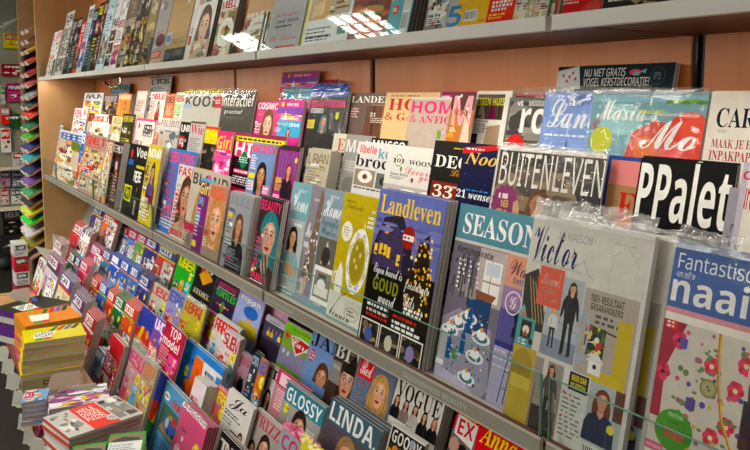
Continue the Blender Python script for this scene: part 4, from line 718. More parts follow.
for i, (x1, x0) in enumerate(zip(BAYS, BAYS[1:])):
    g = .0055; u, v = x0+g, x1-g
    # middle stepped shelf
    t = link('stepped_shelf', None); t.location = (0, 0, EYE); tag(t, 'grey middle shelf with three steps, bay '+BN[i], 'shelf', 'middle shelf units')
    bm = bmesh.new(); steps = [ROWS['R1'], ROWS['R2'], ROWS['R3']]
    for k, (yy, zz, d, _) in enumerate(steps):
        dep = (.078 if k < 2 else .125); no = (.004, .022, .022)[k]
        tilted(bm, u, v, yy-no*math.cos(a11), zz-.001+no*math.sin(a11), a11, dep+no-.004, .004)
        if k < 2: y2, z2 = steps[k+1][:2]; box(bm, u, y2-.018, zz-.02, v, y2-.015, z2-.003)
    box(bm, u, YB-.006, -.36, v, YB-.001, -.3)
    prism(bm, [(.742, -.506), (YB-.001, -.45), (YB-.001, -.454), (.742, -.510)], u, v); bm_obj('steps', bm, M['steel'], t)
    bm = bmesh.new(); box(bm, u, .730, -.509, v, .735, -.4775); bm_obj('front_lip', bm, M['steel'], t)
    new_box('label_strip', M['steeld'], t, u, .7285, -.505, v, .7299, -.4835); new_box('edge_trim', M['brown'], t, u, .7292, -.4778, v, .7358, -.476)
    gl = new_box('clear_guard', M['guard'], t, u+.004, .7305, -.476, v-.004, .7335, -.388); new_box('polished_edge', M['guardedge'], gl, u+.004, .7303, -.3880, v-.004, .7337, -.3872)
    new_box('guard_end', M['guardedge'], gl, u+.002, .730, -.476, u+.004, .734, -.388); new_box('guard_end', M['guardedge'], gl, v-.004, .730, -.476, v-.002, .734, -.388)
    if i == 1: lettering('shelf_lettering', t, 'GEZONDHEID BEAUTY', M['steel'], .175, .0095, (-1.025, .7283, -.4995))
    if i == 2: lettering('shelf_lettering', t, 'GL SCREENMONEY', M['steel'], .15, .0085, (-1.605, .7283, -.4995))
    # top shelf
    t = link('top_shelf', None); t.location = (0, 0, EYE); tag(t, 'grey top shelf, bay '+BN[i], 'shelf', 'top shelf units')
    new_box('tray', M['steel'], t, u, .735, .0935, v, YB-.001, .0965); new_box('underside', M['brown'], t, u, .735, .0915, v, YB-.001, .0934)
    sl_ = new_box('added_strip', M['strip' if i else 'stripdim'], t, u+.03, .745, .0880, v-.03, .765, .0900); new_box('added_strip_housing', M['white'], sl_, u+.02, .742, .0902, v-.02, .768, .0914)  # strips added out of sight behind the lip to brighten the back boards
    bm = bmesh.new(); prism(bm, [(.72, .0835), (.735, .0835), (.735, .103), (.72, .103)], u, v); bm_obj('front_lip', bm, M['lip'], t)
    s, c = math.sin(a14), math.cos(a14); bm = bmesh.new(); prism(bm, [(.7265, .103), (.7265+.095*s, .103+.095*c), (.7265+.095*s+.003, .103+.095*c-.001), (.7295, .102)], u+.004, v-.004)
    gl = bm_obj('clear_guard', bm, M['guard'], t)
    for q in (u+.003, v-.0055): bm = bmesh.new(); prism(bm, [(.7262, .103), (.7262+.096*s, .103+.096*c), (.7305+.096*s, .103+.096*c-.001), (.7305, .102)], q, q+.0025); bm_obj('guard_end', bm, M['guardedge'], gl)
    # lower tiered rack
    t = link('tiered_rack', None); t.location = (0, 0, EYE); tag(t, 'lower rack with four tiers, bay '+BN[i], 'rack', 'lower rack units')
    a18 = math.radians(18); bm = bmesh.new(); tiers = [ROWS[k] for k in ('B4', 'B3', 'B2', 'B1')]
    for k, (yy, zz, d, _) in enumerate(tiers):
        if k < 2 and v < -3.6: continue
        u = max(x0+g, -3.6) if k < 2 else x0+g
        tilted(bm, u, v, yy-.018*math.cos(a18), zz-.001+.018*math.sin(a18), a18, .098, .004)
        if k < 3: y2, z2 = tiers[k+1][:2]; box(bm, u, y2-.015, zz-.05, v, y2-.012, z2-.003)
    u = x0+g; bm_obj('tiers', bm, M['steel'], t)
    bm = bmesh.new(); prism(bm, [(.88, -.91), (YB-.002, -.55), (YB-.002, -1.2), (.6, -1.2)], u, v); bm_obj('back_slope', bm, M['steeld'], t)
    u = max(u, -3.52)
    if u < v: new_box('ledge', M['beech'], t, u, .294, -.886, v, .452, -.869); new_box('ledge_back', M['beech'], t, u, .443, -1.17, v, .447, -.886); new_box('front_rail', M['red'], t, u, .284, -.905, v, .294, -.871); new_box('bottom_board', M['beech'], t, u, .446, -1.182, v, .80, -1.1702)
    u = x0+g; new_box('plinth', M['slot'], t, u, .62, FLOOR, v, 1.04, -1.166)
# price cards clipped along the rail of the lower ledge
for k, px in enumerate(((3, 352), (8, 365), (13, 380), (19, 397), (25, 420), (31, 434), (37, 446))):
    P_ = on_y(px[0], px[1], .278); t = link('price_card', None); t.location = (P_.x, .280, EYE+P_.z)
    t.rotation_euler = (math.radians(-14), 0, math.radians(42+4*(k % 3)))
    tag(t, ['blank white price card farthest along the ledge rail', 'second blank price card along the ledge rail', 'blank price card in front of the pink-edged books', 'blank price card below the big book stack', 'tilted larger blank card beside the floor', 'blank price card by the bagged sweets', 'nearest blank price card on the ledge rail'][k], 'price card', 'price cards on the ledge rail')
    bm = bmesh.new(); box(bm, -.024, -.002, -.026, .024, 0, .018); bm_obj('card', bm, M['cardstock'], t); bm = bmesh.new(); box(bm, -.026, -.0005, -.030, .026, .003, -.024); box(bm, -.01, 0, -.034, .01, .004, .02); bm_obj('clip', bm, M['cream'], t)
# wire hook under the top shelf
p = [on_y(q[0], q[1], .96) for q in ((105, 82), (108, 86), (112, 88), (117, 87), (121, 83))]
bm = bmesh.new(); tube(bm, p, .006, 8); t = up(bm_obj('wire_hook', bm, M['chrome'], None, True)); tag(t, 'bent chrome wire hook under the top shelf', 'hook')
new_box('mounting_plate', M['chrome'], t, p[-1].x-.006, .956, p[-1].z-.002, p[-1].x+.006, .964, .0912)
# ---------------------------------------------------------------- ceiling lights: recessed louvred fittings
for k, (x, y) in enumerate(((-5.65, -1.07), (-3.85, -1.07), (-2.05, -1.75), (-7.45, -2.95), (-5.65, -2.95), (-3.85, -2.95), (-2.05, -2.95), (-5.65, -5), (-3.85, -5))):
    t = link('ceiling_light', None); t.location = (x, y, EYE+CEIL); tag(t, 'louvred fluorescent ceiling light over the aisle', 'ceiling light', 'aisle ceiling lights')
    bm = bmesh.new(); w, l = .30, .62
    for q in ((-w, -l, -w+.015, l), (w-.015, -l, w, l), (-w, -l, w, -l+.015), (-w, l-.015, w, l)): box(bm, q[0], q[1], -.03, q[2], q[3], -.001)
    bm_obj('frame', bm, M['white'], t)
    for j in range(4):
        xx = -.21+.14*j; bm = bmesh.new(); box(bm, xx-.04, -l+.02, -.016, xx+.04, l-.02, -.010); bm_obj('tube', bm, M['lamp' if y > -2 else 'lamp2'], t)
    bm = bmesh.new()
    for j in range(12): yy = -l+.05+j*.105; box(bm, -w+.015, yy, -.028, w-.015, yy+.004, -.018)
    bm_obj('louvre', bm, M['louvre'], t)
w = bpy.data.worlds.new('shop_light'); bpy.context.scene.world = w; w.use_nodes = True; w.node_tree.nodes['Background'].inputs[0].default_value = lin('f6efe6'); w.node_tree.nodes['Background'].inputs[1].default_value = .5
sc = bpy.context.scene; sc.view_settings.view_transform = 'Standard'; sc.view_settings.look = 'None'; sc.view_settings.gamma = 1; sc.view_settings.exposure = -0.22
sc.cycles.max_bounces = 8; sc.cycles.transparent_max_bounces = 24; sc.cycles.use_denoising = True; sc.cycles.caustics_reflective = False; sc.cycles.sample_clamp_indirect = 4
# ---------------------------------------------------------------- stand of coloured card beyond the end panel
t = link('paper_stand', None); t.location = (0, 0, EYE); tag(t, 'tall beech stand holding sloping trays of coloured card', 'stand')
new_box('side_panel', M['beech'], t, -5.42, .70, FLOOR, -5.40, 1.05, .75); new_box('gap_shade_panel', M['slot'], t, -5.395, .715, FLOOR, -5.30, 1.0, .30); new_box('back', M['slot'], t, -5.40, 1.0, FLOOR, -4.85, 1.04, .30); new_box('back_upper', M['beech'], t, -5.40, 1.0, .30, -4.85, 1.04, .75)  # black sheet inside the side panel paints in the shade between the trays
YS = [22, 33, 43.5, 54.5, 67, 77.5, 90, 100, 109.5, 121.5, 132, 143, 154, 166.5, 177.5, 189, 199, 208, 217.5, 229, 240, 251]
CL = ['8a8c90', '6a4030', 'd8b828', 'd04020', 'a82028', 'b04858', '9a9ca0', '404448', 'd83820', '1c6844', '50a028', '28306c', '38a0a8', '242c60', '6a4890', '3c8c50', '28241c', 'c8d018', '20c030', 'c0c0c0', '8a8428', 'b8a890']
CN = ['grey', 'brown', 'golden yellow', 'vermilion', 'crimson', 'old rose', 'silver', 'charcoal', 'orange-red', 'bottle green', 'leaf green', 'navy', 'turquoise', 'midnight blue', 'violet', 'striped green', 'black', 'lemon yellow', 'emerald', 'pale grey', 'olive', 'buff']
sl = math.radians(31)
for k, (py, c, cn) in enumerate(zip(YS, CL, CN)):
    p = on_x(43, py, -4.87); mt = Matrix.Translation(Vector((-4.87, p.y, p.z+EYE))) @ Matrix.Rotation(sl, 4, 'X')
    tr = link('card_tray', None); tr.matrix_world = mt; tag(tr, 'sloping orange-edged tray under the %s card' % cn, 'tray', 'trays of the card stand')
    new_box('shelf_board', M['orange'], tr, -.40, -.095, -.012, 0, .22, -.004); new_box('end_stop', M['black'], tr, -.40, .2, -.004, 0, .22, .02)
    for j in range(2):
        h = new_box('ticket_holder', M['white'], tr, -.10-.17*j, -.104, -.014, -.035-.17*j, -.096, .010)
    ps = link('card_stack', None); ps.matrix_world = mt; tag(ps, 'stack of %s card in its sloping tray' % cn, 'paper', 'stacks of coloured card')
    new_box('sheets', plain('card_'+cn.replace(' ', '_'), c, .6), ps, -.39, -.088, -.0035, -.005, .195, .004); new_box('top_sheet', plain('top_card_'+cn.replace(' ', '_'), c, .6), ps, -.392, -.093, .0042, -.008, .19, .0048)
# ---------------------------------------------------------------- gondola with hanging goods further down the aisle
XG = -7.2
t = link('gondola', None); t.location = (0, 0, EYE); tag(t, 'pale pegboard gondola far beyond the card stand', 'gondola')
new_box('pegboard', plain('pegboard', '8a8672', .7, 0, .4, .2, 60), t, XG-.05, .55, -1.1, XG, 1.08, .36); new_box('header', plain('header_grey', '8f9084', .7), t, XG-.05, .55, .36, XG, 1.08, 1.1)
new_box('base_deck', M['slot'], t, XG-.05, .62, -1.5, XG+.08, 1.08, -1.25)
for zz in (on_x(10, 167, XG).z, on_x(10, 206.5, XG).z): new_box('shelf', M['cream'], t, XG, .60, zz-.008, XG+.22, 1.08, zz)
def pack(name, cat, label, px0, py0, px1, py1, c1, c2, X, th=.03, wrap=False, group=None):
    a, b_ = on_x(px0, py0, X), on_x(px1, py1, X); W, H = abs(b_.y-a.y), a.z-b_.z
    A = Art(max(W, .02), H, int(px0*7+py0), c1); A.rect(.06, .55, .94, .94, c2); A.blob(.12, .66, .88, .84, 'f0ece4', 4); A.photo(.08, .06, .92, .5, [c1, c2, 'e8e4dc', '3a3430', c1], 10); A.rect(.4, .955, .6, .985, '222')
    bm = bmesh.new(); cl = bm.loops.layers.float_color.new('Col'); A.build(bm, cl); paint(box(bm, -W/2, .0002, 0, W/2, th, H), cl, lin(c1)); bmesh.ops.bevel(bm, geom=[e for e in bm.edges if len(e.link_faces) == 2 and e.calc_face_angle(0) > 1], offset=.002, segments=2, affect='EDGES')
    o = bm_obj(name, bm, MP); o.location = (X+th+.002, (a.y+b_.y)/2, b_.z+EYE); o.rotation_euler = (0, 0, math.pi/2); tag(o, label, cat, group)
    new_box('hanging_peg', M['chrome'], o, -.003, -.03, H+.003, .003, th+.0015, H+.008)
    return o
for a in [('gift_wrap_pack', 'gift wrap', 'yellow and orange wrap pack hanging near the grey wall', 3, 33, 23, 49, 'd8c818', 'c87820'),
          ('gift_wrap_pack', 'gift wrap', 'dark red wrap pack hanging below the yellow one', 1, 64, 23, 76, 'a01830', '7a1828'),
          ('gift_wrap_pack', 'gift wrap', 'rose pink wrap pack hanging by the silver card', 6, 83, 24, 101, 'c83880', '982868'),
          ('hanging_pack', 'package', 'small white pack with a green leaf print', 0, 86, 5, 104, 'c8c4b8', '3a8048'),
          ('hanging_pack', 'package', 'red and white pack by the charcoal card', 0, 107, 10, 124, 'd83028', 'a8a8a0'),
          ('hanging_pack', 'package', 'white pack with a scarlet header hanging lower', 0, 128, 11, 152, 'd8d8d4', 'd82018'),
          ('hanging_pack', 'package', 'dark green pack beside the bottle green card', 8, 114, 20, 128, '2c6038', '1c3c28'),
          ('hanging_pack', 'package', 'silver pack with red label above the pegboard shelf', 12, 152, 24, 166, 'b8b8bc', 'c02838'),
          ('hanging_pack', 'package', 'pink speckled pack on the first pegboard shelf', 0, 170.5, 10, 186, 'c890a8', '604870'),
          ('hanging_pack', 'package', 'silver blue pack on the first pegboard shelf', 11, 170.5, 22, 186, '8890a8', '38405c'),
          ('hanging_pack', 'package', 'red boxed pack under the first pegboard shelf', 0, 189, 9, 204, 'c0b0a8', 'b02828'),
          ('hanging_pack', 'package', 'white pack under the first pegboard shelf', 10, 189, 21, 203, 'c8c4bc', '4a5868'),
          ('bead_card', 'bead card', 'black card of many coloured beads low on the gondola', 2, 208, 22, 233, '28241f', '5a5248')]:
    pack(*a, XG)
bm = bmesh.new(); a, c = on_x(1, 27, -6.9), on_x(19, 18, -6.9); tube(bm, [a, a.lerp(c, .02), c], .022, 12)
for v in bm.verts:
    if (v.co-a).length > .1: v.co = c+(v.co-c)*.35
o = up(bm_obj('paper_cone', bm, M['white'], None, True)); tag(o, 'white cone of wrapping paper in front of the grey wall', 'wrapping paper')  # a roll that sticks out of a shelf top; that shelf is not built
new_box('sticker', M['chrome'], o, a.x+.01, a.y-.015, a.z+.012, a.x+.03, a.y+.01, a.z+.024)
# a castor stool and low goods on the far floor
p = on_z(5, 268, FLOOR+.02)
t = link('castor_stool', None); t.location = (p.x, p.y, 0); tag(t, 'small dark stool on a black castor on the far floor', 'stool')
bm = bmesh.new(); bmesh.ops.create_uvsphere(bm, u_segments=16, v_segments=10, radius=.06, matrix=Matrix.Translation((0, 0, .061))); bm_obj('castor', bm, M['rubber'], t, True)
bm = bmesh.new(); tube(bm, [(0, 0, .11), (0, 0, .2), (.06, .05, .24)], .012, 8); bm_obj('stem', bm, M['chrome'], t, True)
for k, (x0, y0, x1, y1, c, l) in enumerate(((20, 240, 34, 252, 'd0ccc4', 'grey white carton at the foot of the card stand'), (21, 252, 35, 267, 'c83040', 'red carton on the floor before the card stand'), (22, 267, 36, 280, 'd8d4d0', 'white carton on the floor before the card stand'), (22, 280, 37, 300, 'a03848', 'dull red carton nearest the book ledge'))):
    X = -4.98; a, b_ = on_x(x0, y0, X), on_x(x1, y1, X); bm = bmesh.new(); cl = bm.loops.layers.float_color.new('Col'); W = abs(b_.y-a.y); b_.z = FLOOR if k == 3 else b_.z; H = a.z-b_.z-.008
    A = Art(W, H, k+5, c); A.rect(.1, .5, .9, .9, '4a4644'); A.blob(.15, .6, .8, .8, 'eee', 4); A.lines(.1, .1, .9, .4, 3, '333'); A.build(bm, cl); paint(box(bm, -W/2, .0002, 0, W/2, .16, H), cl, lin(c))
    o = bm_obj('carton', bm, MP); o.location = (X+.10, (a.y+b_.y)/2-.05, b_.z+EYE); o.rotation_euler = (0, 0, math.pi/2); tag(o, l, 'carton')
# ---------------------------------------------------------------- piles lying on the ledge
def flat(name, x, y, z, w, d, h, rot, art_fn, edge, page, label, cat, group=None, seed=0, soft=False):
    """a book or magazine lying flat, w along the shelf, d into it; spine towards the aisle"""
    A = art_fn(d, w, seed); bm = bmesh.new(); cl = bm.loops.layers.float_color.new('Col'); A.build(bm, cl, 0, .00012)
    for v in bm.verts: v.co = Vector((w/2-v.co.z, v.co.x, h-v.co.y))
    paint(box(bm, -w/2, -d/2, h-.0008, w/2, d/2, h-.0002), cl, A.items[0][3]); paint(box(bm, -w/2, -d/2, 0, w/2, d/2, .0008), cl, lin(edge)); paint(box(bm, -w/2, -d/2, .0008, w/2, -d/2+.001, h-.0008), cl, lin(edge))
    bm.normal_update()
    for f in bm.faces:
        if abs(f.normal.z) > .9 and f.calc_center_median().z > h-.0001 and f.normal.z < 0: f.normal_flip()
    o = bm_obj(name, bm, MP); bm = bmesh.new(); cl = bm.loops.layers.float_color.new('Col'); paint(box(bm, -w/2+.001, -d/2+.001, .0009, w/2-.001, d/2-.001, h-.0009), cl, lin(page)); bm_obj('pages', bm, MG, o)
    o.location = (x, y, z+EYE); o.rotation_euler = (0, 0, rot); tag(o, label, cat, group); return o
LZ = -.868
def bookart(c):
    def fn(W, H, s):      # turned so that the print reads from the near side; diagonal colour stripes and a crossword grid
        A = Art(W, H, s, c); A.poly([(.15, .25), (.45, .2), (.55, .62), (.2, .68)], 'e8e6da')
        for k, cc in enumerate(('2c7038', 'c83028', '3868b0', '1c1c1c')): A.poly([(.42+.12*k, .66), (.50+.12*k, .64), (.62+.12*k, .95), (.55+.12*k, .97)], cc)
        for k, cc in enumerate(('50a040', 'c84038')): A.poly([(.16+.14*k, .08), (.28+.14*k, .07), (.34+.14*k, .2), (.2+.14*k, .22)], cc)
        if s % 2: A.add([[(.2+.05*i, .28+.06*j), (.235+.05*i, .28+.06*j), (.235+.05*i, .32+.06*j), (.2+.05*i, .32+.06*j)] for i in range(6) for j in range(6) if (i*5+j*3) % 4], '222')
        return A
    return fn
def pile(pxs, Z, n, h, c, edge, page, label, lab2, group, name='puzzle_book', rot0=0, jig=.006, seed=1, fan=0):
    """pxs: near-aisle and near-wall front corners and the far aisle corner of the top book, Z its height"""
    a, b_, f = (on_z(px, py, Z) for px, py in pxs); ux = (b_-a); d = ux.length; w = (f-a).length; r = random.Random(seed)
    ctr = (b_+f)/2; rot = math.atan2(ux.y, ux.x)-math.pi/2
    for k in range(n):
        col = c[k % len(c)] if isinstance(c, (list, tuple)) else c
        flat(name, ctr.x+(r.uniform(-jig, jig) if k else 0), ctr.y+(r.uniform(-jig, jig)*.4-fan*k if k else 0), Z-h*(k+1), w, d, h-.0004, rot+(r.uniform(-.025, .025) if k else 0), bookart(col), edge[k % len(edge)], page, label if k == 0 else lab2, 'book', group, seed+k)
H1 = .030
ZT = -.72
nb = 7
pile(((27, 343), (89, 334), (19, 331)), ZT, 6, .0185, 'd8cc20', ['d8cc20', 'd06080', 'd8cc20'], 'd0c8a4', 'yellow puzzle book on top of the tallest ledge pile', 'pale-paged puzzle book in the pile under the yellow one', 'books in the yellow-topped pile', seed=3, fan=.0028)
pile(((23, 327), (80, 317), (16, 313)), -.722, 7, .0208, ['d88a20', 'd89828', 'd88a20'], ['d89020', 'd07a18', 'd89020', 'c85878', 'd89020', 'c85070', 'd06888'], 'c89838', 'orange puzzle book on top of the golden-paged pile', 'golden-paged puzzle book in the pile under the orange one', 'books in the orange-topped pile', seed=10)
pile(((8, 318), (56, 304), (7, 305)), -.752, 5, .0231, '3a3a34', ['5a2c78', 'c8c4b8', '5a2c78'], 'c8c4b8', 'black and green puzzle book topping the farthest pile', 'purple-backed puzzle book in the farthest pile', 'books in the farthest ledge pile', seed=21)
# low pile with a big pale numeral, in front of the tall one
def numart(W, H, s):
    A = Art(W, H, s, 'b8b080'); A.text('50', .3, .25, .62, .7, '4a4630', 'n'); A.lines(.62, .1, .95, .9, 8, '333'); A.rect(.9, 0, 1, 1, 'd0ccc0'); return A
def hdl(W, H, s):
    A = Art(W, H, s, 'cfcac4'); A.rect(.33, 0, .68, 1, 'e0402c'); A.text('HELE', .38, .72, .60, .88, 'f0dcd4', 'b'); A.text('DIKKE', .37, .52, .62, .69, 'f0dcd4', 'b'); A.text('PUZZEL', .37, .32, .64, .49, 'f0dcd4', 'b'); A.ell(.66, .22, .09, .12, 'c8c8c4'); A.lines(.6, .17, .72, .27, 2, '777'); A.photo(.03, .1, .31, .9, ['cfcac4', '888888', 'e8e4e0', '5a7050', 'a09890'], 16); A.photo(.70, .1, .98, .95, PALS['grey'], 14); return A
def greenart(W, H, s):
    A = Art(W, H, s, '4c9a34'); A.rect(.06, .06, .94, .92, 'e4e4e0'); A.rect(.06, .64, .94, .92, '8a8068'); A.poly([(.1, .7), (.4, .84), (.8, .76), (.9, .66), (.1, .66)], '4a4438'); A.text('doe boek', .16, .46, .7, .58, '6a8a9a', 'n'); A.lines(.16, .3, .8, .44, 2, '8a9aa0'); A.rect(.1, .3, .13, .6, '58a0b8'); return A
def flatpile(pxs, Z, n, h, fn, edges, page, labels, cat, name, group, seed, jig=.004):
    a, b_, f = (on_z(px, py, Z) for px, py in pxs); ux = b_-a; d = ux.length; w = (f-a).length; ctr = (b_+f)/2; rot = math.atan2(ux.y, ux.x)-math.pi/2; r = random.Random(seed)
    for k in range(n):
        flat(name, ctr.x+(r.uniform(-jig, jig) if k else 0), ctr.y+(r.uniform(-jig, jig) if k else 0), Z-h*(k+1), w, d, h-.0004, rot+(r.uniform(-.05, .05) if k else 0), fn, edges[k % len(edges)], page, labels[min(k, len(labels)-1)], cat, group or None, seed)
# ---------------------------------------------------------------- the stock: left end, top and right end of each cover as seen in the photograph
row('R4', [
 (113, 84, 130, 'teal-topped dark magazine sticking up under the wire hook', ('p', '8aa0a0', '38484c', 'grey', '#5', '2c3c40')),
 (151, 77.5, 172, 'tall white bagged magazine with black print', ('p', 'd8d6d2', '444444', 'grey', '#4', '333'), dict(wrap=.004)),
 (283, 73, 319, 'tall bagged pink girls magazine with yellow dot', a_girlz, dict(wrap=.004, n=1)),
 (322, 81, 338, 'deep red magazine behind the blue bagged beauty magazine', ('p', '8a2430', 'c84858', 'pink', '#4', 'd8a0a0'), dict(n=2)),
 (413, 92, 495, 'magenta edged magazine lying over the home magazines', ('p', 'a82868', 'e8b0d0', 'pink', '#9', 'e8c0d8'), dict(yaw=.05)),
 (513, 94, 550, 'red bagged magazine behind the grey interiors one', ('p', 'd02828', 'f0d0d0', 'pink', '#5', 'f4e4e0'), dict(wrap=.012)),
 (559, 67, 676, 'dark slate gift bag lettered in white', a_gift, dict(n=2, t=.006, k=.125, name='gift_bag', cat='gift bag')),
])
row('R3', [
 (85, 93, 104, 'white magazine with yellow flash and green edge', ('g', 'd8dce4', 'kids', 'e0d020', '#4', '5a6068')),
 (105, 95, 119, 'dark collage magazine beside the orange one', ('o', '3a3434', 'dark', 'c0b8b0', '#4', 'b0a8a8'), dict(n=2)),
 (119.5, 94, 132, 'orange magazine with a dark standing figure', ('s', 'd88828', '3a3a34', 'e8c080', '#4', 'e8d0a0'), dict(n=5)),
 (138, 91, 148, 'peach topped white magazine', ('p', 'd8c8bc', 'a07060', 'food', '#3', 'f0e0d0')),
 (152, 92, 167, 'red and white magazine with a black rider', ('s', 'd8d0c8', '2a3028', 'd84828', '#4', 'd84828')),
 (168, 94, 176.5, 'bright orange narrow magazine', ('p', 'd86c20', 'f0d8b0', 'food', '#3', '5a2810')),
 (177, 92.5, 186, 'pale green health magazine with red band', ('p', 'c8d8b8', '78a050', 'food', '#4', 'c83028')),
 (186, 92, 224, 'white magazine in a yellow crumpled bag', blank('KOOK', 'c8c4ba', '2c2a28', 'b', .52, .86, lambda A: (A.rect(.8, .5, 1, .86, 'c82c24'), A.lines(.84, .62, .96, .76, 2, 'fff'), A.rect(0, .45, .2, .6, 'a8b8d8')), .04, .95), dict(wrap=.012, wcol='Y')),
 (224, 92, 257, 'black and white bagged magazine with bold lettering', a_inter, dict(wrap=.012)),
 (258, 101, 281, 'pink magazine with a close-up eye', ('f', 'c84c80', '7a5030', 'a09090', 'COSMO', 'f0e8ec'), dict(w=.16)),
 (279, 100, 305, 'pink girls magazine with a yellow script title', a_girlz, dict(n=2)),
 (313, 90, 349, 'dark beauty magazine topped by a blue bag', a_beautybox, dict(wrap=.015, n=2, wcol='B')),
 (352, 93, 386, 'brown rustic interior magazine with pale title', a_landelijk, dict(n=2, w=.2)),
 (387, 92.5, 411, 'cream magazine with tall red title', a_hg, dict(w=.2)),
 (411.5, 97, 453, 'beige magazine with a hot pink title', a_homeanti, dict(w=.2)),
 (453, 93, 476.5, 'brown magazine with a giant pink letter', a_more),
 (477.5, 91.5, 513, 'white bordered magazine with neon yellow title', a_eigen, dict(n=2)),
 (510, 97.5, 547, 'grey interiors magazine with round red sticker', a_cro, dict(w=.19)),
 (547, 91, 597, 'sky blue magazine with white script title', a_lan, dict(w=.21, wrap=.008)),
 (594.5, 92, 710, 'wide tomato magazine in clear film', a_masia, dict(wrap=.006, n=2)),
 (712.5, 91.5, 760, 'cream craft magazine with dark red serif print', a_carl, dict(w=.21, n=2)),
])
row('R2', [
 (75, 108, 88, 'red and white gossip magazine by the end panel', ('g', 'e0d8d8', 'puz', 'c82838', '#4', 'c02838'), dict(n=2)),
 (89.5, 113.5, 112.5, 'dark brown dish magazine', ('d', '5a2c20', 'c83828', 'f0e0c0', '#5', 'c85038'), dict(n=2)),
 (113, 116, 123, 'yellow white recipe magazine', ('d', 'd8d0b0', 'd8b830', '604020', '#4', 'b89020')),
 (124, 113.5, 136, 'dark olive magazine with gold title', ('e', '3a3a1c', '5a5830', 'a09850', '#4', 'b0a040')),
 (136.5, 118.5, 156, 'pink edged white magazine with block letters', blank('KERST', 'dcd4c8', '38343c', 'b', .5, .74, lambda A: (A.rect(0, 0, .05, 1, 'd84888'), A.rect(0, .95, 1, 1, 'd84888'), A.circ(.22, .8, .09, 'c83038'), A.blob(.45, .6, .9, .86, '38343c', 4), A.blob(.1, .2, .5, .36, '777', 3)), .45, .95), dict(n=2)),
 (156.5, 122, 162, 'narrow salmon magazine', ('p', 'd89080', '903838', 'pink', '#2', 'f0e0d8')),
 (161.5, 118, 181, 'white magazine with dark red letters', blank('FILIBII', 'c8c4be', '7a2430', 'n', .8, .95, lambda A: A.photo(0, 0, 1, .7, PALS['home'], 14))),
 (181.5, 121.5, 191.5, 'black magazine with a tiny red mark', ('e', '201c1a', 'b83028', '888', '#3', 'd8d4cc')),
 (191.5, 121, 206, 'pale grey magazine with short red title', blank('Wie', 'b8b4b0', 'b82838', 's', .70, .93, lambda A: (A.lines(.1, .3, .9, .62, 6, '777'), A.rect(0, .95, 1, 1, '5a5650')))),
 (205.5, 126, 219.5, 'yellow magazine with bold black shadowed title', blank('Grin', 'd8b828', 'e8d840', 'b', .68, .92, lambda A: (A.photo(0, 0, 1, .6, PALS['dark'], 14), A.rect(.0, .94, 1, 1, 'c83828')))),
 (218.5, 130.5, 234.5, 'pink magazine with fat yellow letters', blank('Girl', 'd83870', 'e0c848', 'b', .58, .9, lambda A: (A.photo(0, 0, 1, .5, PALS['pink'], 16), A.lines(.1, .5, .9, .57, 1, 'fff')))),
 (235, 132.5, 286, 'magenta pop magazine with a yellow strip', a_hit, dict(n=2, k=.6)),
 (253, 142, 277, 'blue girls magazine with a smiling curly-haired girl', a_meiden, dict(n=2, k=.62)),
 (280.5, 145.5, 300.5, 'purple magazine with a red-haired woman', a_redhair, dict(n=3, k=.6)),
 (309, 148, 331.5, 'beige thick catalogue stacked beside the red-haired woman', ('p', 'b8b09c', '8a8470', 'home', '#4', '8a8068'), dict(n=3, t=.009, page='b8b2a0')),
 (334.5, 133, 347, 'cream magazine with terracotta serif letters', a_ede, dict(w=.13)),
 (347, 134, 362, 'silver grey magazine with faint letters', a_mgrey, dict(w=.12)),
 (372, 137.5, 408, 'black topped magazine with cropped white letters', blank('MNSCO', '1a1818', 'd8d6d2', 'b', .84, .97, None)),
 (359, 141, 387, 'white magazine with a red and a blue title', a_broc, dict(w=.2)),
 (389.5, 144.5, 434, 'white magazine with a black numbered circle', a_101, dict(w=.2)),
 (435.5, 140, 466, 'black magazine with a white serif title', a_deco, dict(w=.2)),
 (464.5, 142.5, 498, 'starry navy magazine with gold title', a_noor, dict(w=.19)),
 (499.5, 145, 608, 'wide woodland magazine with condensed white title', a_buiten, dict(wrap=.006)),
 (608, 155, 643, 'blue edged pumpkin magazine with a pink band', a_fa, dict(w=.17)),
 (641.5, 157.5, 738, 'black magazine with very large white title', a_palet, dict(n=2)),
 (730, 187, 747, 'grey lilac ring-bound edge with sideways lettering', a_burdastrip, dict(name='pattern_sheet', f=.012, cat='pattern sheet')),
 (744, 162, 765, 'cream sewing magazine with upright pink lettering', a_burda, dict(w=.2)),
])
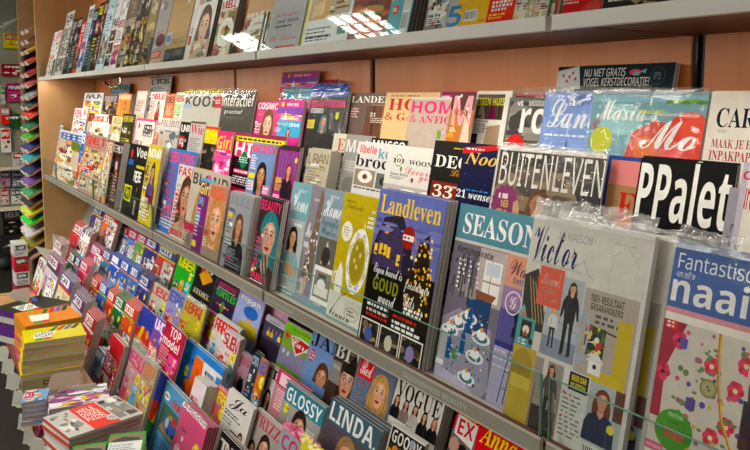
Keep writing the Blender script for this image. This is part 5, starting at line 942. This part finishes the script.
row('R1', [
 (55.5, 124, 63, 'white dotted map magazine nearest the end panel', ('g', 'd4dadd', 'puz', '3878a8', '#3', '3878a8')),
 (61, 129.5, 84, 'white magazine with a blue spine strip', ('o', 'c8ccd0', 'food', '2c70b0', '#4', '3060a0'), dict(n=2)),
 (83, 131.5, 90, 'narrow blue and red magazine', ('k', '3870c0', 'd83030', 'd8d8d8', '#3', 'f0f0f0')),
 (86.5, 133, 108, 'brown food collage magazine with red dots', ('g', 'b09084', 'food', 'd03028', '#5', 'c83030'), dict(n=2)),
 (107.5, 139, 114, 'slim tan magazine', ('o', '9a6a50', 'food', 'd8a078', '#3', 'e0c8b0')),
 (114, 141, 121.5, 'maroon magazine with white letter on top', ('e', '5a1c1c', '7a3028', 'c8a090', 'B', 'f0e8e0')),
 (118.5, 142, 124, 'dark film magazine beside grey page stack', ('e', '3a2020', '7a3028', 'c8a090', '#3', 'd8d0c8'), dict(n=4, t=.006, page='b4b2b0')),
 (131.5, 143, 149, 'black and yellow football magazine', blank('Voe', '1c1c18', 'e4e0d8', 'b', .83, .96, lambda A: (A.circ(.14, .86, .06, 'c83028'), A.rect(.02, .7, .3, .78, '3060b0'), A.rect(.5, .68, .95, .72, 'c8c020'), A.blob(.45, .5, .85, .64, 'e8e4dc', 4), A.rect(.02, .2, .45, .42, 'd0d020'), A.blob(.05, .22, .42, .4, '1c1c18', 4), A.figure(.72, .05, .4, 'c08868', '1c1410', '2c2c30', 'c8c4bc')), .38, .97)),
 (149.5, 144.5, 163, 'yellow magazine with a claret footballer', ('s', 'd0bc28', '6a1c34', '3868a8', '#4', 'e8e4d8'), dict(n=3)),
 (170, 147.5, 198, 'blue football magazine with striped shirt player', ('s', '4878b8', '3a2434', 'b0345c', '#6', 'd85078'), dict(f=-.031)),
 (179.5, 163.5, 198.5, 'white fashion magazine with red title', ('f', 'd0ccc4', '5a3020', 'b8a898', 'FASH', 'd02828')),
 (193.5, 167.5, 231, 'sand coloured magazine with dark capitals', blank('BLOND', 'c0b6a8', '4a4238', 'b', .80, .95, lambda A: (A.bust(.36, .5, .2, 'd8b090', 'b89050', '8a8478', 1, 0), A.rect(.0, .2, .3, .3, 'c83058'), A.lines(.02, .05, .3, .2, 4, '8a3050'), A.circ(.48, .9, .06, 'd05090')), .05, .97)),
 (202, 177.5, 216, 'purple magazine with a yellow title', blank('Girls', '7a2c78', 'e0dc30', 'b', .78, .95, lambda A: (A.rect(0, .955, 1, 1, '58a8c8'), A.blob(.04, .64, .4, .74, '58b8d0', 3), A.rect(0, .4, .3, .5, '38b0c8'), A.lines(.02, .2, .3, .6, 8, 'e8d0e8'), A.rect(0, .06, .3, .14, 'd8c828')), .03, .9)),
 (211.5, 182.5, 228.5, 'orange titled magazine with a close blonde face', a_girlface),
 (231, 191, 254, 'grey fashion magazine with a seated woman in black', ('w', '9a9ca0', '1a1a20', '6a6c70', 'ELLE', '8a8c94', 's'), dict(n=5, t=.0062)),
 (262, 196, 284, 'hot pink titled magazine with a turquoise headscarf', ('f', '3a2c2c', '2c8088', '4a2c30', 'BEAUTY', 'e83c78'), dict(n=3, spine='20181a')),
 (294, 181, 313, 'pale blue home magazine with a dark-haired woman', a_home),
 (312, 184.5, 327.5, 'lilac magazine with a glittering tree', a_lilac),
 (326, 188, 347, 'blue grey home magazine with white chairs', a_home2),
 (345.5, 191.5, 380, 'mustard yellow magazine with a white wreath', a_yellow),
 (381, 188, 448, 'dusk farmhouse magazine with yellow title', a_landleven, dict(n=3, t=.0075, spine='8a8880', page='a8a49a')),
 (461, 203, 536, 'teal banded magazine over a laid blue table', a_season, dict(w=.205)),
 (560, 217, 677, 'second copy of the bagged sewing magazine', a_victor, dict(t=.009, wrap=.01, page='c8c8c8')),
 (535, 214, 656, 'large white bagged sewing magazine with navy script', a_victor, dict(wrap=.026, t=.011, page='c8c8c8')),
 (677, 242, 760, 'blue headed needlework magazine with floral fabric', a_naai, dict(wrap=.02, w=.225, n=2)),
])
T = 'T1'
row(T, [
 (45, 27, 52.5, 'white and red comic by the end panel', ('g', 'ece4e0', 'puz', 'c83030', '#3', 'c03030'), dict(h=.27)),
 (54, 14, 61, 'tall white collage magazine with a crossed top', ('g', 'e0dcd8', 'grey', '584848', '#3', '222'), dict(h=.36)),
 (62, 23, 66, 'narrow black magazine', ('e', '181818', '444444', '999999', '#3', 'aaa'), dict(h=.30, n=2)),
 (66.5, 24, 71, 'narrow charcoal magazine', ('e', '2c2a2c', '4a4a4a', '999999', '#3', 'ccc'), dict(h=.30)),
 (71.5, 31, 75, 'narrow red magazine', ('p', 'e03010', 'f0d0c0', 'dark', '#3', 'f0e0d0'), dict(h=.27)),
 (75.5, 20, 80.5, 'white magazine with sky blue foot', ('p', 'd0d4d8', '3878b0', 'blue', '#3', '333'), dict(h=.34)),
 (81, 25, 85, 'dark blue magazine', ('e', '24344c', '3a7ab0', '88a0b8', '#3', 'b0c8d8'), dict(h=.31)),
 (85.5, 15, 90, 'black magazine with neon flecks', ('e', '1c1a20', 'c02868', 'c8d020', '#3', 'd8d820'), dict(h=.33)),
 (90.5, 17, 94, 'maroon magazine', ('e', '5a2024', '7a3034', 'c0a0a0', '#3', 'd8b0b0'), dict(h=.33, n=2)),
 (94.5, 14, 102, 'pale aqua thick magazine', ('p', 'd0e4e8', '8aa8b0', 'grey', '#3', '7a98a0'), dict(h=.35, n=2)),
 (102.5, 0, 108, 'white magazine with black and red print', ('g', 'f0ece4', 'dark', 'c84030', '#3', '222'), dict(h=.42)),
 (108.5, 0, 115, 'glossy white magazine with pink print', ('p', 'f2ece8', 'c04858', 'pink', '#4', 'c04858'), dict(h=.40)),
 (115.5, 0, 126, 'bagged golden brown magazine', ('o', '8a7458', 'gold', 'c03028', '#4', 'd8d0c0'), dict(h=.38, wrap=.01)),
 (126.5, 0, 131, 'black collage magazine', ('g', '2c2824', 'gold', 'c8a030', '#4', 'c8c0b0'), dict(h=.34)),
 (131.5, 0, 137.5, 'leopard spotted black and gold magazine', ('o', '2a241c', 'gold', 'c89830', '#4', 'd8a830'), dict(h=.36, n=2)),
 (138, 0, 147, 'khaki magazine with a sunset and white label', ('p', 'a08c58', '5a4c30', 'dark', '#4', 'd8c898'), dict(h=.30, n=2)),
 (148, 0, 160, 'grey magazine with maroon oval and orange box', blank('ZIN', 'a8a2a0', 'e8e4e0', 'x', .30, .42, lambda A: (A.ell(.6, .5, .36, .14, '6a2034'), A.lines(.2, .62, .9, .7, 2, 'b05060'), A.rect(.1, .12, .9, .26, 'd8502c'), A.lines(.16, .14, .84, .24, 2, 'f0d8d0'), A.photo(.1, .0, .9, .1, PALS['food'], 6)), .05, .7), dict(h=.3)),
 (160.5, 0, 182, 'kraft brown magazine with a black foot', blank('MEESTERS', 'bc9c68', '7a6444', 'b', .36, .41, lambda A: (A.rect(.1, 0, 1, .27, '2c2c2a'), A.blob(.5, .12, .9, .22, '8a8880', 4), A.lines(.16, .06, .4, .2, 3, '999'), A.rect(.04, .36, .3, .62, 'b8c8d8'), A.blob(.08, .42, .26, .56, '3858a0', 2), A.lines(.35, .43, .9, .46, 1, '8a7050')), .4, .92), dict(h=.3)),
 (183, 0, 206, 'white spined magazine with a smiling woman', lambda W, H, s: cover_face(W, H, s), dict(h=.3, n=5, t=.0062, page='8a7a6c')),
 (211, 0, 228, 'white cookery magazine with small dishes', ('d', 'f0ece6', 'c8303c', 'c83848', '#5', 'c03848'), dict(h=.3, n=3, t=.0062, page='9a968c')),
 (238, 0, 264, 'roast dish magazine with brown plate', ('d', 'c8a47c', '8a3c1c', '5a3820', '#5', 'e8dcc8'), dict(h=.3)),
 (264.5, 0, 298, 'silver grey cookery magazine with red script', a_creuset, dict(h=.3)),
 (299.5, 0, 346, 'white recipe magazine with a sandwich and cup', a_recipe, dict(h=.3)),
 (347, 0, 384, 'brown magazine with a burger', a_burger, dict(h=.3)),
 (384.5, 0, 407, 'teal magazine with a red round sticker', a_teal, dict(h=.3, n=4, t=.0075, page='7c786c')),
 (423, 0, 444, 'grey magazine with rolled paper', ('o', '8a8880', 'grey', 'c8c4bc', '#4', '333'), dict(h=.3)),
 (444.5, 0, 512, 'yellow and red food magazine with a big blue numeral', a_five, dict(h=.3)),
 (512.5, 0, 531, 'magazine of small cakes', ('o', 'b09070', 'food', 'c83028', '#4', 'd8c0a0'), dict(h=.3)),
 (531.5, 0, 553, 'magazine of roasted nuts', ('o', '8a6840', 'food', 'b08040', '#4', 'e8d8b8'), dict(h=.3)),
 (555, 0, 600, 'red food magazine with yellow and white print', blank('FEEST', 'd02428', 'e8c838', 'b', .30, .38, lambda A: (A.lines(.1, .12, .6, .28, 4, 'f0d8d0'), A.poly([(.5, 0), (.9, .2), (1, 0)], 'c85048')), .08, .6), dict(h=.3)),
 (602, 0, 668, 'dusky brown dessert magazine', ('o', '5a4c40', 'dark', '8a7050', '#5', 'c8b8a0'), dict(h=.3)),
 (670, 0, 740, 'dark wine magazine at the near end', ('e', '2c2428', '5a3030', '888070', '#5', 'b0a898'), dict(h=.3)),
])
PZ = dict(t=.004)
row('B1', [
 (95, 205, 105, 'navy and yellow puzzle booklet by the end panel', ('z', '2c3478', '28307c', 'd8c020', '#4'), dict(n=3, name='puzzle_booklet', cat='puzzle booklet')),
 (105, 213, 119, 'red and white puzzle booklet next to the navy one', ('z', 'd87040', 'c8302c', 'e8d8c0', '#4'), dict(n=4, name='puzzle_booklet', cat='puzzle booklet')),
 (120, 224, 130, 'bright blue puzzle booklet with red badge', ('z', '3878c0', 'b8384c', 'd8d8e0', '#4'), dict(n=4, name='puzzle_booklet', cat='puzzle booklet')),
 (130, 229, 139, 'blue puzzle booklet with purple foot', ('z', '5890c8', 'c84868', '7a3888', '#4'), dict(n=3, name='puzzle_booklet', cat='puzzle booklet')),
 (139, 233, 148, 'green puzzle booklet between blue ones', ('z', '68a048', 'b04860', '90b868', '#4'), dict(n=3, name='puzzle_booklet', cat='puzzle booklet')),
 (148, 237, 160, 'navy booklet with an orange figure', ('z', '3c3c84', '2c2c74', 'd89040', '#4'), dict(n=4, name='puzzle_booklet', cat='puzzle booklet')),
 (160.5, 244, 178, 'navy lettered white booklet in a yellow bag', ('z', 'd0302c', '2c3880', 'd8c828', '#4'), dict(n=3, wrap=.012, wcol='Y', name='puzzle_booklet', cat='puzzle booklet')),
 (180, 254, 198, 'bright green farm comic', ('k', '2ca030', '3a2a20', '208030', '#4', 'e8d828'), dict(n=2)),
 (198.5, 262, 218, 'black comic with a yellow diamond', blank('STORY', '201c1c', 'd8d0b8', 's', .2, .32, lambda A: (A.poly([(.2, .7), (.5, .95), (.9, .72), (.5, .48)], 'e0a020'), A.circ(.3, .92, .12, 'd84020'), A.circ(.75, .94, .1, 'e8e4dc'), A.rect(.1, .18, .95, .2, 'c8a040')), .12, .92)),
 (219, 276, 240, 'dark purple comic with acid green title', a_turtles),
 (241, 288, 266, 'pastel toddler magazine with a blue hat', a_pippo),
 (266.5, 302, 289, 'pink magazine with flowing pink script', blank('Prinses', 'd8a8c0', 'd0588c', 'x', .72, .9, lambda A: A.photo(0, 0, 1, .6, PALS['pink'], 16)), dict(f=-.02)),
 (267, 314, 287, 'dark youth magazine with players in yellow shirts', a_youths, dict(n=2, f=.012)),
 (287.5, 320, 313.5, 'green film magazine with a red race badge', a_cars),
 (314.5, 327, 338, 'sky blue magazine with huge black capitals', a_jan),
 (338.5, 339, 361, 'brown magazine with long dark hair', a_bl),
 (361.5, 353, 398.5, 'slate blue magazine with red square and blonde', a_red),
 (399, 375.5, 446, 'white fashion magazine with five posing women', a_vogue, dict(n=4, t=.006, page='9a968c')),
 (458, 408, 481.5, 'red headed magazine with white block letters', a_ex),
 (482, 417, 546, 'red magazine with yellow italic title', a_anna, dict(n=3)),
])
row('B2', [
 (75, 222, 92, 'red diamond-patterned puzzle booklet', ('z', 'c83038', 'b82830', 'e8d0d0', '#4'), dict(n=5, name='puzzle_booklet', cat='puzzle booklet')),
 (92.5, 243, 104, 'magenta puzzle booklet', ('z', 'b83068', '98285c', 'e0d0d8', '#4'), dict(n=4, name='puzzle_booklet', cat='puzzle booklet')),
 (104.5, 249, 112.5, 'teal puzzle booklet with a swimmer', ('z', '4888a8', '304880', 'd87040', '#4'), dict(n=3, name='puzzle_booklet', cat='puzzle booklet')),
 (113, 253, 122, 'royal blue puzzle booklet with numeral', ('z', '2c58b0', '24489c', 'e8e8e8', '2', 'e8e8f0'), dict(n=4, name='puzzle_booklet', cat='puzzle booklet')),
 (122.5, 259, 131.5, 'blue puzzle booklet with a vase', ('z', '3868b0', '2c549c', 'c87840', '#3'), dict(n=4, name='puzzle_booklet', cat='puzzle booklet')),
 (132, 265, 141, 'blue puzzle booklet with an orange flower', ('z', '4878b8', '3058a0', 'd88848', '#3'), dict(n=4, name='puzzle_booklet', cat='puzzle booklet')),
 (141.5, 273, 152, 'navy white-framed puzzle booklet', ('z', '34347c', '2c2c6c', 'c0c0d0', '#3'), dict(n=5, name='puzzle_booklet', cat='puzzle booklet')),
 (154, 281.5, 171, 'monochrome comic with a red flash', ('k', 'b8b8a8', 'c83030', '383830', '#4', 'd02828'), dict(n=2)),
 (171.5, 287, 186, 'lavender comic with a red cape', ('k', '9090c0', 'b83040', '6a78b8', '#4', '4858a0'), dict(n=2)),
 (186.5, 296, 206.5, 'yellow and green cartoon comic', ('k', 'c8b828', 'd84828', '48a038', '#5', 'c83020'), dict(wrap=.01, n=2)),
 (207, 309, 217, 'hot pink comic with yellow lettering', ('k', 'd84890', 'e0d030', 'c03878', '#3', 'e8e030'), dict(n=2)),
 (217, 314, 241, 'red lettered comic with a blue bear', ('k', 'd0ccc8', '4898c8', 'd83828', '#6', 'd82c20'), dict(n=3, f=-.005)),
 (226, 329, 241, 'pink spined comic with red and green print', ('k', 'd8c8c8', 'c83030', '3c8038', '#4', 'b82838'), dict(n=4, f=.016)),
 (242.5, 350.5, 254, 'dusty pink cat magazine', blank('MIJN KAT', 'a88490', 'a82840', 'b', .7, .92, lambda A: (A.circ(.5, .3, .16, '1c1618'), A.circ(.4, .44, .05, '1c1618'), A.circ(.6, .44, .05, '1c1618'))), dict(n=2)),
 (254.5, 351, 261.5, 'dark petrol magazine', ('e', '243444', '34485c', '8898a8', '#3', 'a0b0c0'), dict(n=2)),
 (262, 357, 269, 'orange cartoon magazine', ('k', 'c87838', '3868b0', 'b85828', '#3', '3868b0')),
 (269, 363, 279.5, 'white magazine with black bars', blank('II', 'd0ccc8', '1c1a1c', 'b', .78, .96, lambda A: (A.rect(0, .5, .3, .95, 'b83038'), A.bust(.6, .4, .13, 'c89878', '1c1410', '222', 1, 0))), dict(n=2)),
 (279.5, 368, 290, 'raspberry pink magazine beside a teal one', a_bm, dict(w=.17)),
 (288.5, 380.5, 326, 'teal magazine with a young brunette', a_glossy, dict(n=3)),
 (332, 397, 382, 'slate magazine with huge white capitals', a_linda, dict(n=7, t=.0062, page='b8b4ac')),
 (393, 422.5, 426, 'black magazine framed in white', a_goody, dict(n=2)),
])
row('B3', [
 (56, 238, 64, 'white bound puzzle booklet', ('z', 'd8d4cc', '906868', 'd0b0a0', '#3'), dict(n=5, name='puzzle_booklet', cat='puzzle booklet')),
 (70, 251, 76.5, 'black and green puzzle booklet', ('z', '2c4030', '1c2420', 'd8d8d0', '#3'), dict(n=4, name='puzzle_booklet', cat='puzzle booklet')),
 (76.5, 256, 81.5, 'light blue puzzle booklet', ('z', '5888c0', '2c3c78', 'd87838', '#3'), dict(n=3, name='puzzle_booklet', cat='puzzle booklet')),
 (82, 259, 90, 'raspberry dotted puzzle booklet', ('z', 'c83060', 'b82850', 'e890a8', '#3'), dict(n=5, name='puzzle_booklet', cat='puzzle booklet')),
 (90.5, 274, 101, 'red logo puzzle booklet', ('z', 'd0282c', 'c02028', 'd8c048', '#3'), dict(n=5, name='puzzle_booklet', cat='puzzle booklet')),
 (101.5, 281, 109, 'blue logo puzzle booklet', ('z', '3868b0', '2c58a0', '90b840', '#3'), dict(n=5, name='puzzle_booklet', cat='puzzle booklet')),
 (109.5, 289, 116.5, 'red and orange puzzle booklet', ('z', 'd04830', 'c02828', 'd89048', '#3'), dict(n=5, name='puzzle_booklet', cat='puzzle booklet')),
 (117, 294, 126, 'deep green puzzle booklet', ('z', '207038', '1c6030', 'd8e0d0', '#3'), dict(n=6, name='puzzle_booklet', cat='puzzle booklet')),
 (126.5, 301, 138, 'orange red puzzle booklet', ('z', 'd05c30', 'c03c28', '88a848', '#3'), dict(n=6, name='puzzle_booklet', cat='puzzle booklet')),
 (143, 305, 158, 'blue railway children magazine', a_tf, dict(w=.16)),
 (157, 315, 170, 'purple children magazine with a red cap', ('k', '7a50a0', 'd84838', '5a78c0', '#4', 'e8d8f0')),
 (167, 320, 186.5, 'crimson teen magazine with white lettering', a_topmodel),
 (187, 338, 224, 'blue preschool magazine with orange figure', a_bluebook, dict(n=3, k=.55, spine='c8c8c8')),
 (196, 355, 222, 'white folded children leaflet with orange strip', a_card, dict(f=.02, k=.5, name='activity_leaflet', cat='leaflet')),
 (195.5, 376, 207, 'white and pink boxed booklet', ('p', 'd8ccd0', 'c04870', 'pink', '', 'c83868'), dict(n=5, t=.006, f=.034)),
 (217, 385, 229, 'violet framed peach booklet', ('k', 'd86868', 'e0c030', 'c84878', '#4', 'd8d030'), dict(n=3)),
 (229.5, 388, 254, 'off-white magazine with black hand lettering', a_ja, dict(n=2)),
 (256, 407.5, 283, 'grey magazine with two posing brunettes', a_frizz, dict(n=3)),
 (284, 424, 332, 'pale blue magazine in a pink bag', a_cosmo, dict(wrap=.014, wcol='P', n=2)),
])
row('B4', [
 (40, 257, 49, 'white and green children booklet by the far end', ('k', 'd8d8c8', '3c8040', 'c83858', '#3', '803060'), dict(n=3)),
 (50, 252, 62, 'purple striped puzzle booklet', ('z', 'c8b8c8', '7a2c60', '2c5840', '#3'), dict(n=4, name='puzzle_booklet', cat='puzzle booklet')),
 (62.5, 271, 74, 'mixed colour puzzle booklet', ('z', 'd0c8a0', '584078', 'c84030', '#3'), dict(n=5, name='puzzle_booklet', cat='puzzle booklet')),
 (75, 291, 86, 'violet banded puzzle booklet', ('z', 'd0c8d0', '5a2c68', 'c8c8c8', '#3'), dict(n=6, name='puzzle_booklet', cat='puzzle booklet')),
 (87, 310, 97, 'red banded puzzle booklet', ('z', 'c83830', 'a82830', 'e8e0d8', '#3'), dict(n=6, name='puzzle_booklet', cat='puzzle booklet')),
 (98, 346, 111, 'thick light blue paperback', ('p', '6a98c8', '2c4c84', 'blue', '#4', 'f0f0f0'), dict(n=3, t=.011, page='e0dee0', name='paperback', cat='book')),
 (112, 333, 124, 'red edged white paperback', ('p', 'c83038', 'f0e0e0', 'puz', '', 'f0e8e0'), dict(n=2, t=.008)),
 (133, 345, 147, 'clear bagged pink toy magazine', ('k', 'c8a0a8', 'd84878', 'a888a8', '#3', 'd84878'), dict(wrap=.03)),
 (147.5, 357, 158.5, 'bagged magazine full of little stickers', ('g', 'b0a890', 'kids', 'c86848', '#4', 'd87838'), dict(wrap=.02, n=2)),
 (160, 369, 190, 'navy picture-story magazine with a red hill', a_tf),
 (166.5, 380, 195, 'light blue engine story magazine', a_thomas, dict(n=3, t=.005, k=.75)),
 (184, 402, 208, 'bagged pink magazine on a stack of copies', ('k', 'd05080', 'e8a0b8', 'b02858', '', 'f0d0dc'), dict(n=5, t=.005, wrap=.004, page='a02850', f=.012)),
 (303, 437, 346, 'acid yellow bagged magazine below the pink bag', ('p', 'd8d028', '5a5420', 'pink', '#5', '4a4418'), dict(wrap=.01, wcol='Y')),
 (222, 430, 246, 'black magazine with cream border', ('e', '1c181c', '583038', '888080', '#4', 'c8c0b8'), dict(n=3)),
])
def candyart(W, H, s):
    A = Art(W, H, s, 'b8a8b0'); A.photo(0, 0, 1, 1, ['b8a8b0', 'e8e4e8', '8a4880', 'c85888', 'd8d0d8', 'e0c030', '6a5870'], 60); return A
def greetart(W, H, s):
    A = Art(W, H, s, '88a8c8'); A.photo(0, 0, 1, 1, ['88a8c8', 'e8e8ec', '4a78b0', 'd8c8b0'], 14); A.rect(.05, .3, .4, .8, 'c82830'); A.blob(.1, .42, .35, .66, 'f0e0e0', 3); A.circ(.6, .5, .12, 'd8a040'); return A
# a taped bundle with a big pale numeral carries the yellow pile
P0 = on_z(27, 343, -.72); Q0 = on_z(89, 334, -.72); R0 = on_z(19, 331, -.72); ux = Q0-P0; d_ = ux.length; w_ = (R0-P0).length; ctr = (Q0+R0)/2; zt = -.8315
t = link('paper_bundle', None); t.location = (ctr.x+.006, ctr.y-.012, EYE-.868); t.rotation_euler = (0, 0, math.atan2(ux.y, ux.x)-math.pi/2); tag(t, 'brown paper bundle with a large numeral under the yellow pile', 'bundle')
bm = bmesh.new(); fs = box(bm, -w_/2, -d_/2, 0, w_/2, d_/2, .0355); bmesh.ops.bevel(bm, geom=list(bm.edges), offset=.003, segments=2, affect='EDGES'); bm_obj('wrapper', bm, plain('kraft_paper', 'aaa070', .6, 0, .4, .15, 60, .08), t)
o = lettering('numeral', t, '50', plain('dull_ink', '4a4630', .6), .045, .027, (w_/2+.0006, -.03, .004), 'n', (math.pi/2, 0, math.pi/2))
new_box('band', M['cream'], t, w_/2-.0005, d_/2-.03, .0, w_/2+.0008, d_/2-.002, .035)
flatpile(((68, 438), (143, 413), (44, 417)), -.755, 1, .009, hdl, ['d0402c'], 'c8c4bc', ['white puzzle magazine with a broad red band lying on the ledge'], 'magazine', 'puzzle_magazine', None, 6)
flatpile(((68, 439), (142, 414), (44, 418)), -.7645, 9, .0114, hdl, ['c8c4bc', 'd0402c', 'b8b4ac'], 'c8c4bc', ['puzzle magazine in the pile under the red-banded one'], 'magazine', 'puzzle_magazine', 'magazines under the red-banded one', 7)
flatpile(((53, 409), (114, 399), (45, 393)), -.79, 6, .0128, candyart, ['8a4880', 'd8d0d8'], 'c8c0c4', ['glossy bagged purple magazine behind the red-banded pile', 'purple bagged magazine under the glossy one'], 'magazine', 'bagged_magazine', 'purple bagged magazines', 9)
flatpile(((25, 402), (50, 399), (22, 391)), -.80, 5, .0134, greetart, ['c8c8cc'], 'd0ccc4', ['blue and white leaflet with a red patch by the rail', 'leaflet under the blue and white one'], 'leaflet', 'folded_leaflet', 'leaflets by the rail', 11)
for k, (pa, pb, lab) in enumerate((((110, 434), (146.5, 430.5), 'green-framed activity booklet nearer the magazines'), ((73, 446), (108, 441), 'green-framed activity booklet nearer the rail'))):
    Z = -.766; a, c = on_z(*pa, Z), on_z(*pb, Z); u_ = (c-a); d = u_.length; w = .125; n_ = Vector((u_.y, -u_.x, 0)).normalized(); m = (a+c)/2+n_*w/2; r_ = math.atan2(u_.y, u_.x)-math.pi/2
    for j in range(7): flat('activity_booklet', m.x, m.y, Z-.0134*(j+1), w, d, .013, r_+(.01*(j % 3-1) if j else 0), greenart, '4c9a34', 'd8d4c8', lab if j == 0 else 'spare copy under the '+lab, 'booklet', 'spare copies under the '+lab if j else None, 5+k)
# bag of pink sweets at the rail, under the red-banded pile
p = on_y(40, 424, .275)
bm = bmesh.new(); bmesh.ops.create_uvsphere(bm, u_segments=24, v_segments=16, radius=1)
for v in bm.verts:
    n = noise.noise(v.co*2.2)*.18+noise.noise(v.co*6)*.08; v.co = Vector((v.co.x*.05*(1+n), v.co.y*.012*(1+n), (v.co.z*.030)*(1+n)))
t = bm_obj('hanging_sweet_bag', bm, plain('pink_foil', 'c82870', .22, .3, .6, .5, 60, .25), None, True); t.location = (p.x, .268, EYE+p.z); tag(t, 'crumpled pink sweet bag hanging at the ledge rail', 'sweet bag')
bm = bmesh.new(); box(bm, -.022, -.0145, -.012, .022, -.0125, .012); bm_obj('gold_label', bm, plain('gold_label', 'd8a030', .4), t)
# loose upright divider cards on the ledge
def divider(pts, X, label):
    P = [on_x(px, py, X) for px, py in pts]; bm = bmesh.new(); a = [bm.verts.new((X, q.y, q.z)) for q in P]; b = [bm.verts.new((X-.002, q.y, q.z)) for q in P]
    fs = [bm.faces.new(a), bm.faces.new(b[::-1])]+[bm.faces.new((a[i], b[i], b[(i+1) % len(a)], a[(i+1) % len(a)])) for i in range(len(a))]; bmesh.ops.recalc_face_normals(bm, faces=fs)
    o = up(bm_obj('divider_card', bm, M['white'])); tag(o, label, 'divider card'); return o
divider([(46, 391), (52, 375), (57, 373.5), (80, 371), (81, 384), (78, 389)], P0.x+.035, 'large notched cream divider card in front of the numbered bundle')
divider([(71, 389), (74, 386), (96, 383.5), (97, 387), (90, 391)], -1.93, 'small beige divider card poking from the purple bagged magazines')
divider([(8, 297), (13, 290), (29, 287.5), (30, 297), (28, 303)], -2.74, 'beige divider card behind the farthest book pile')
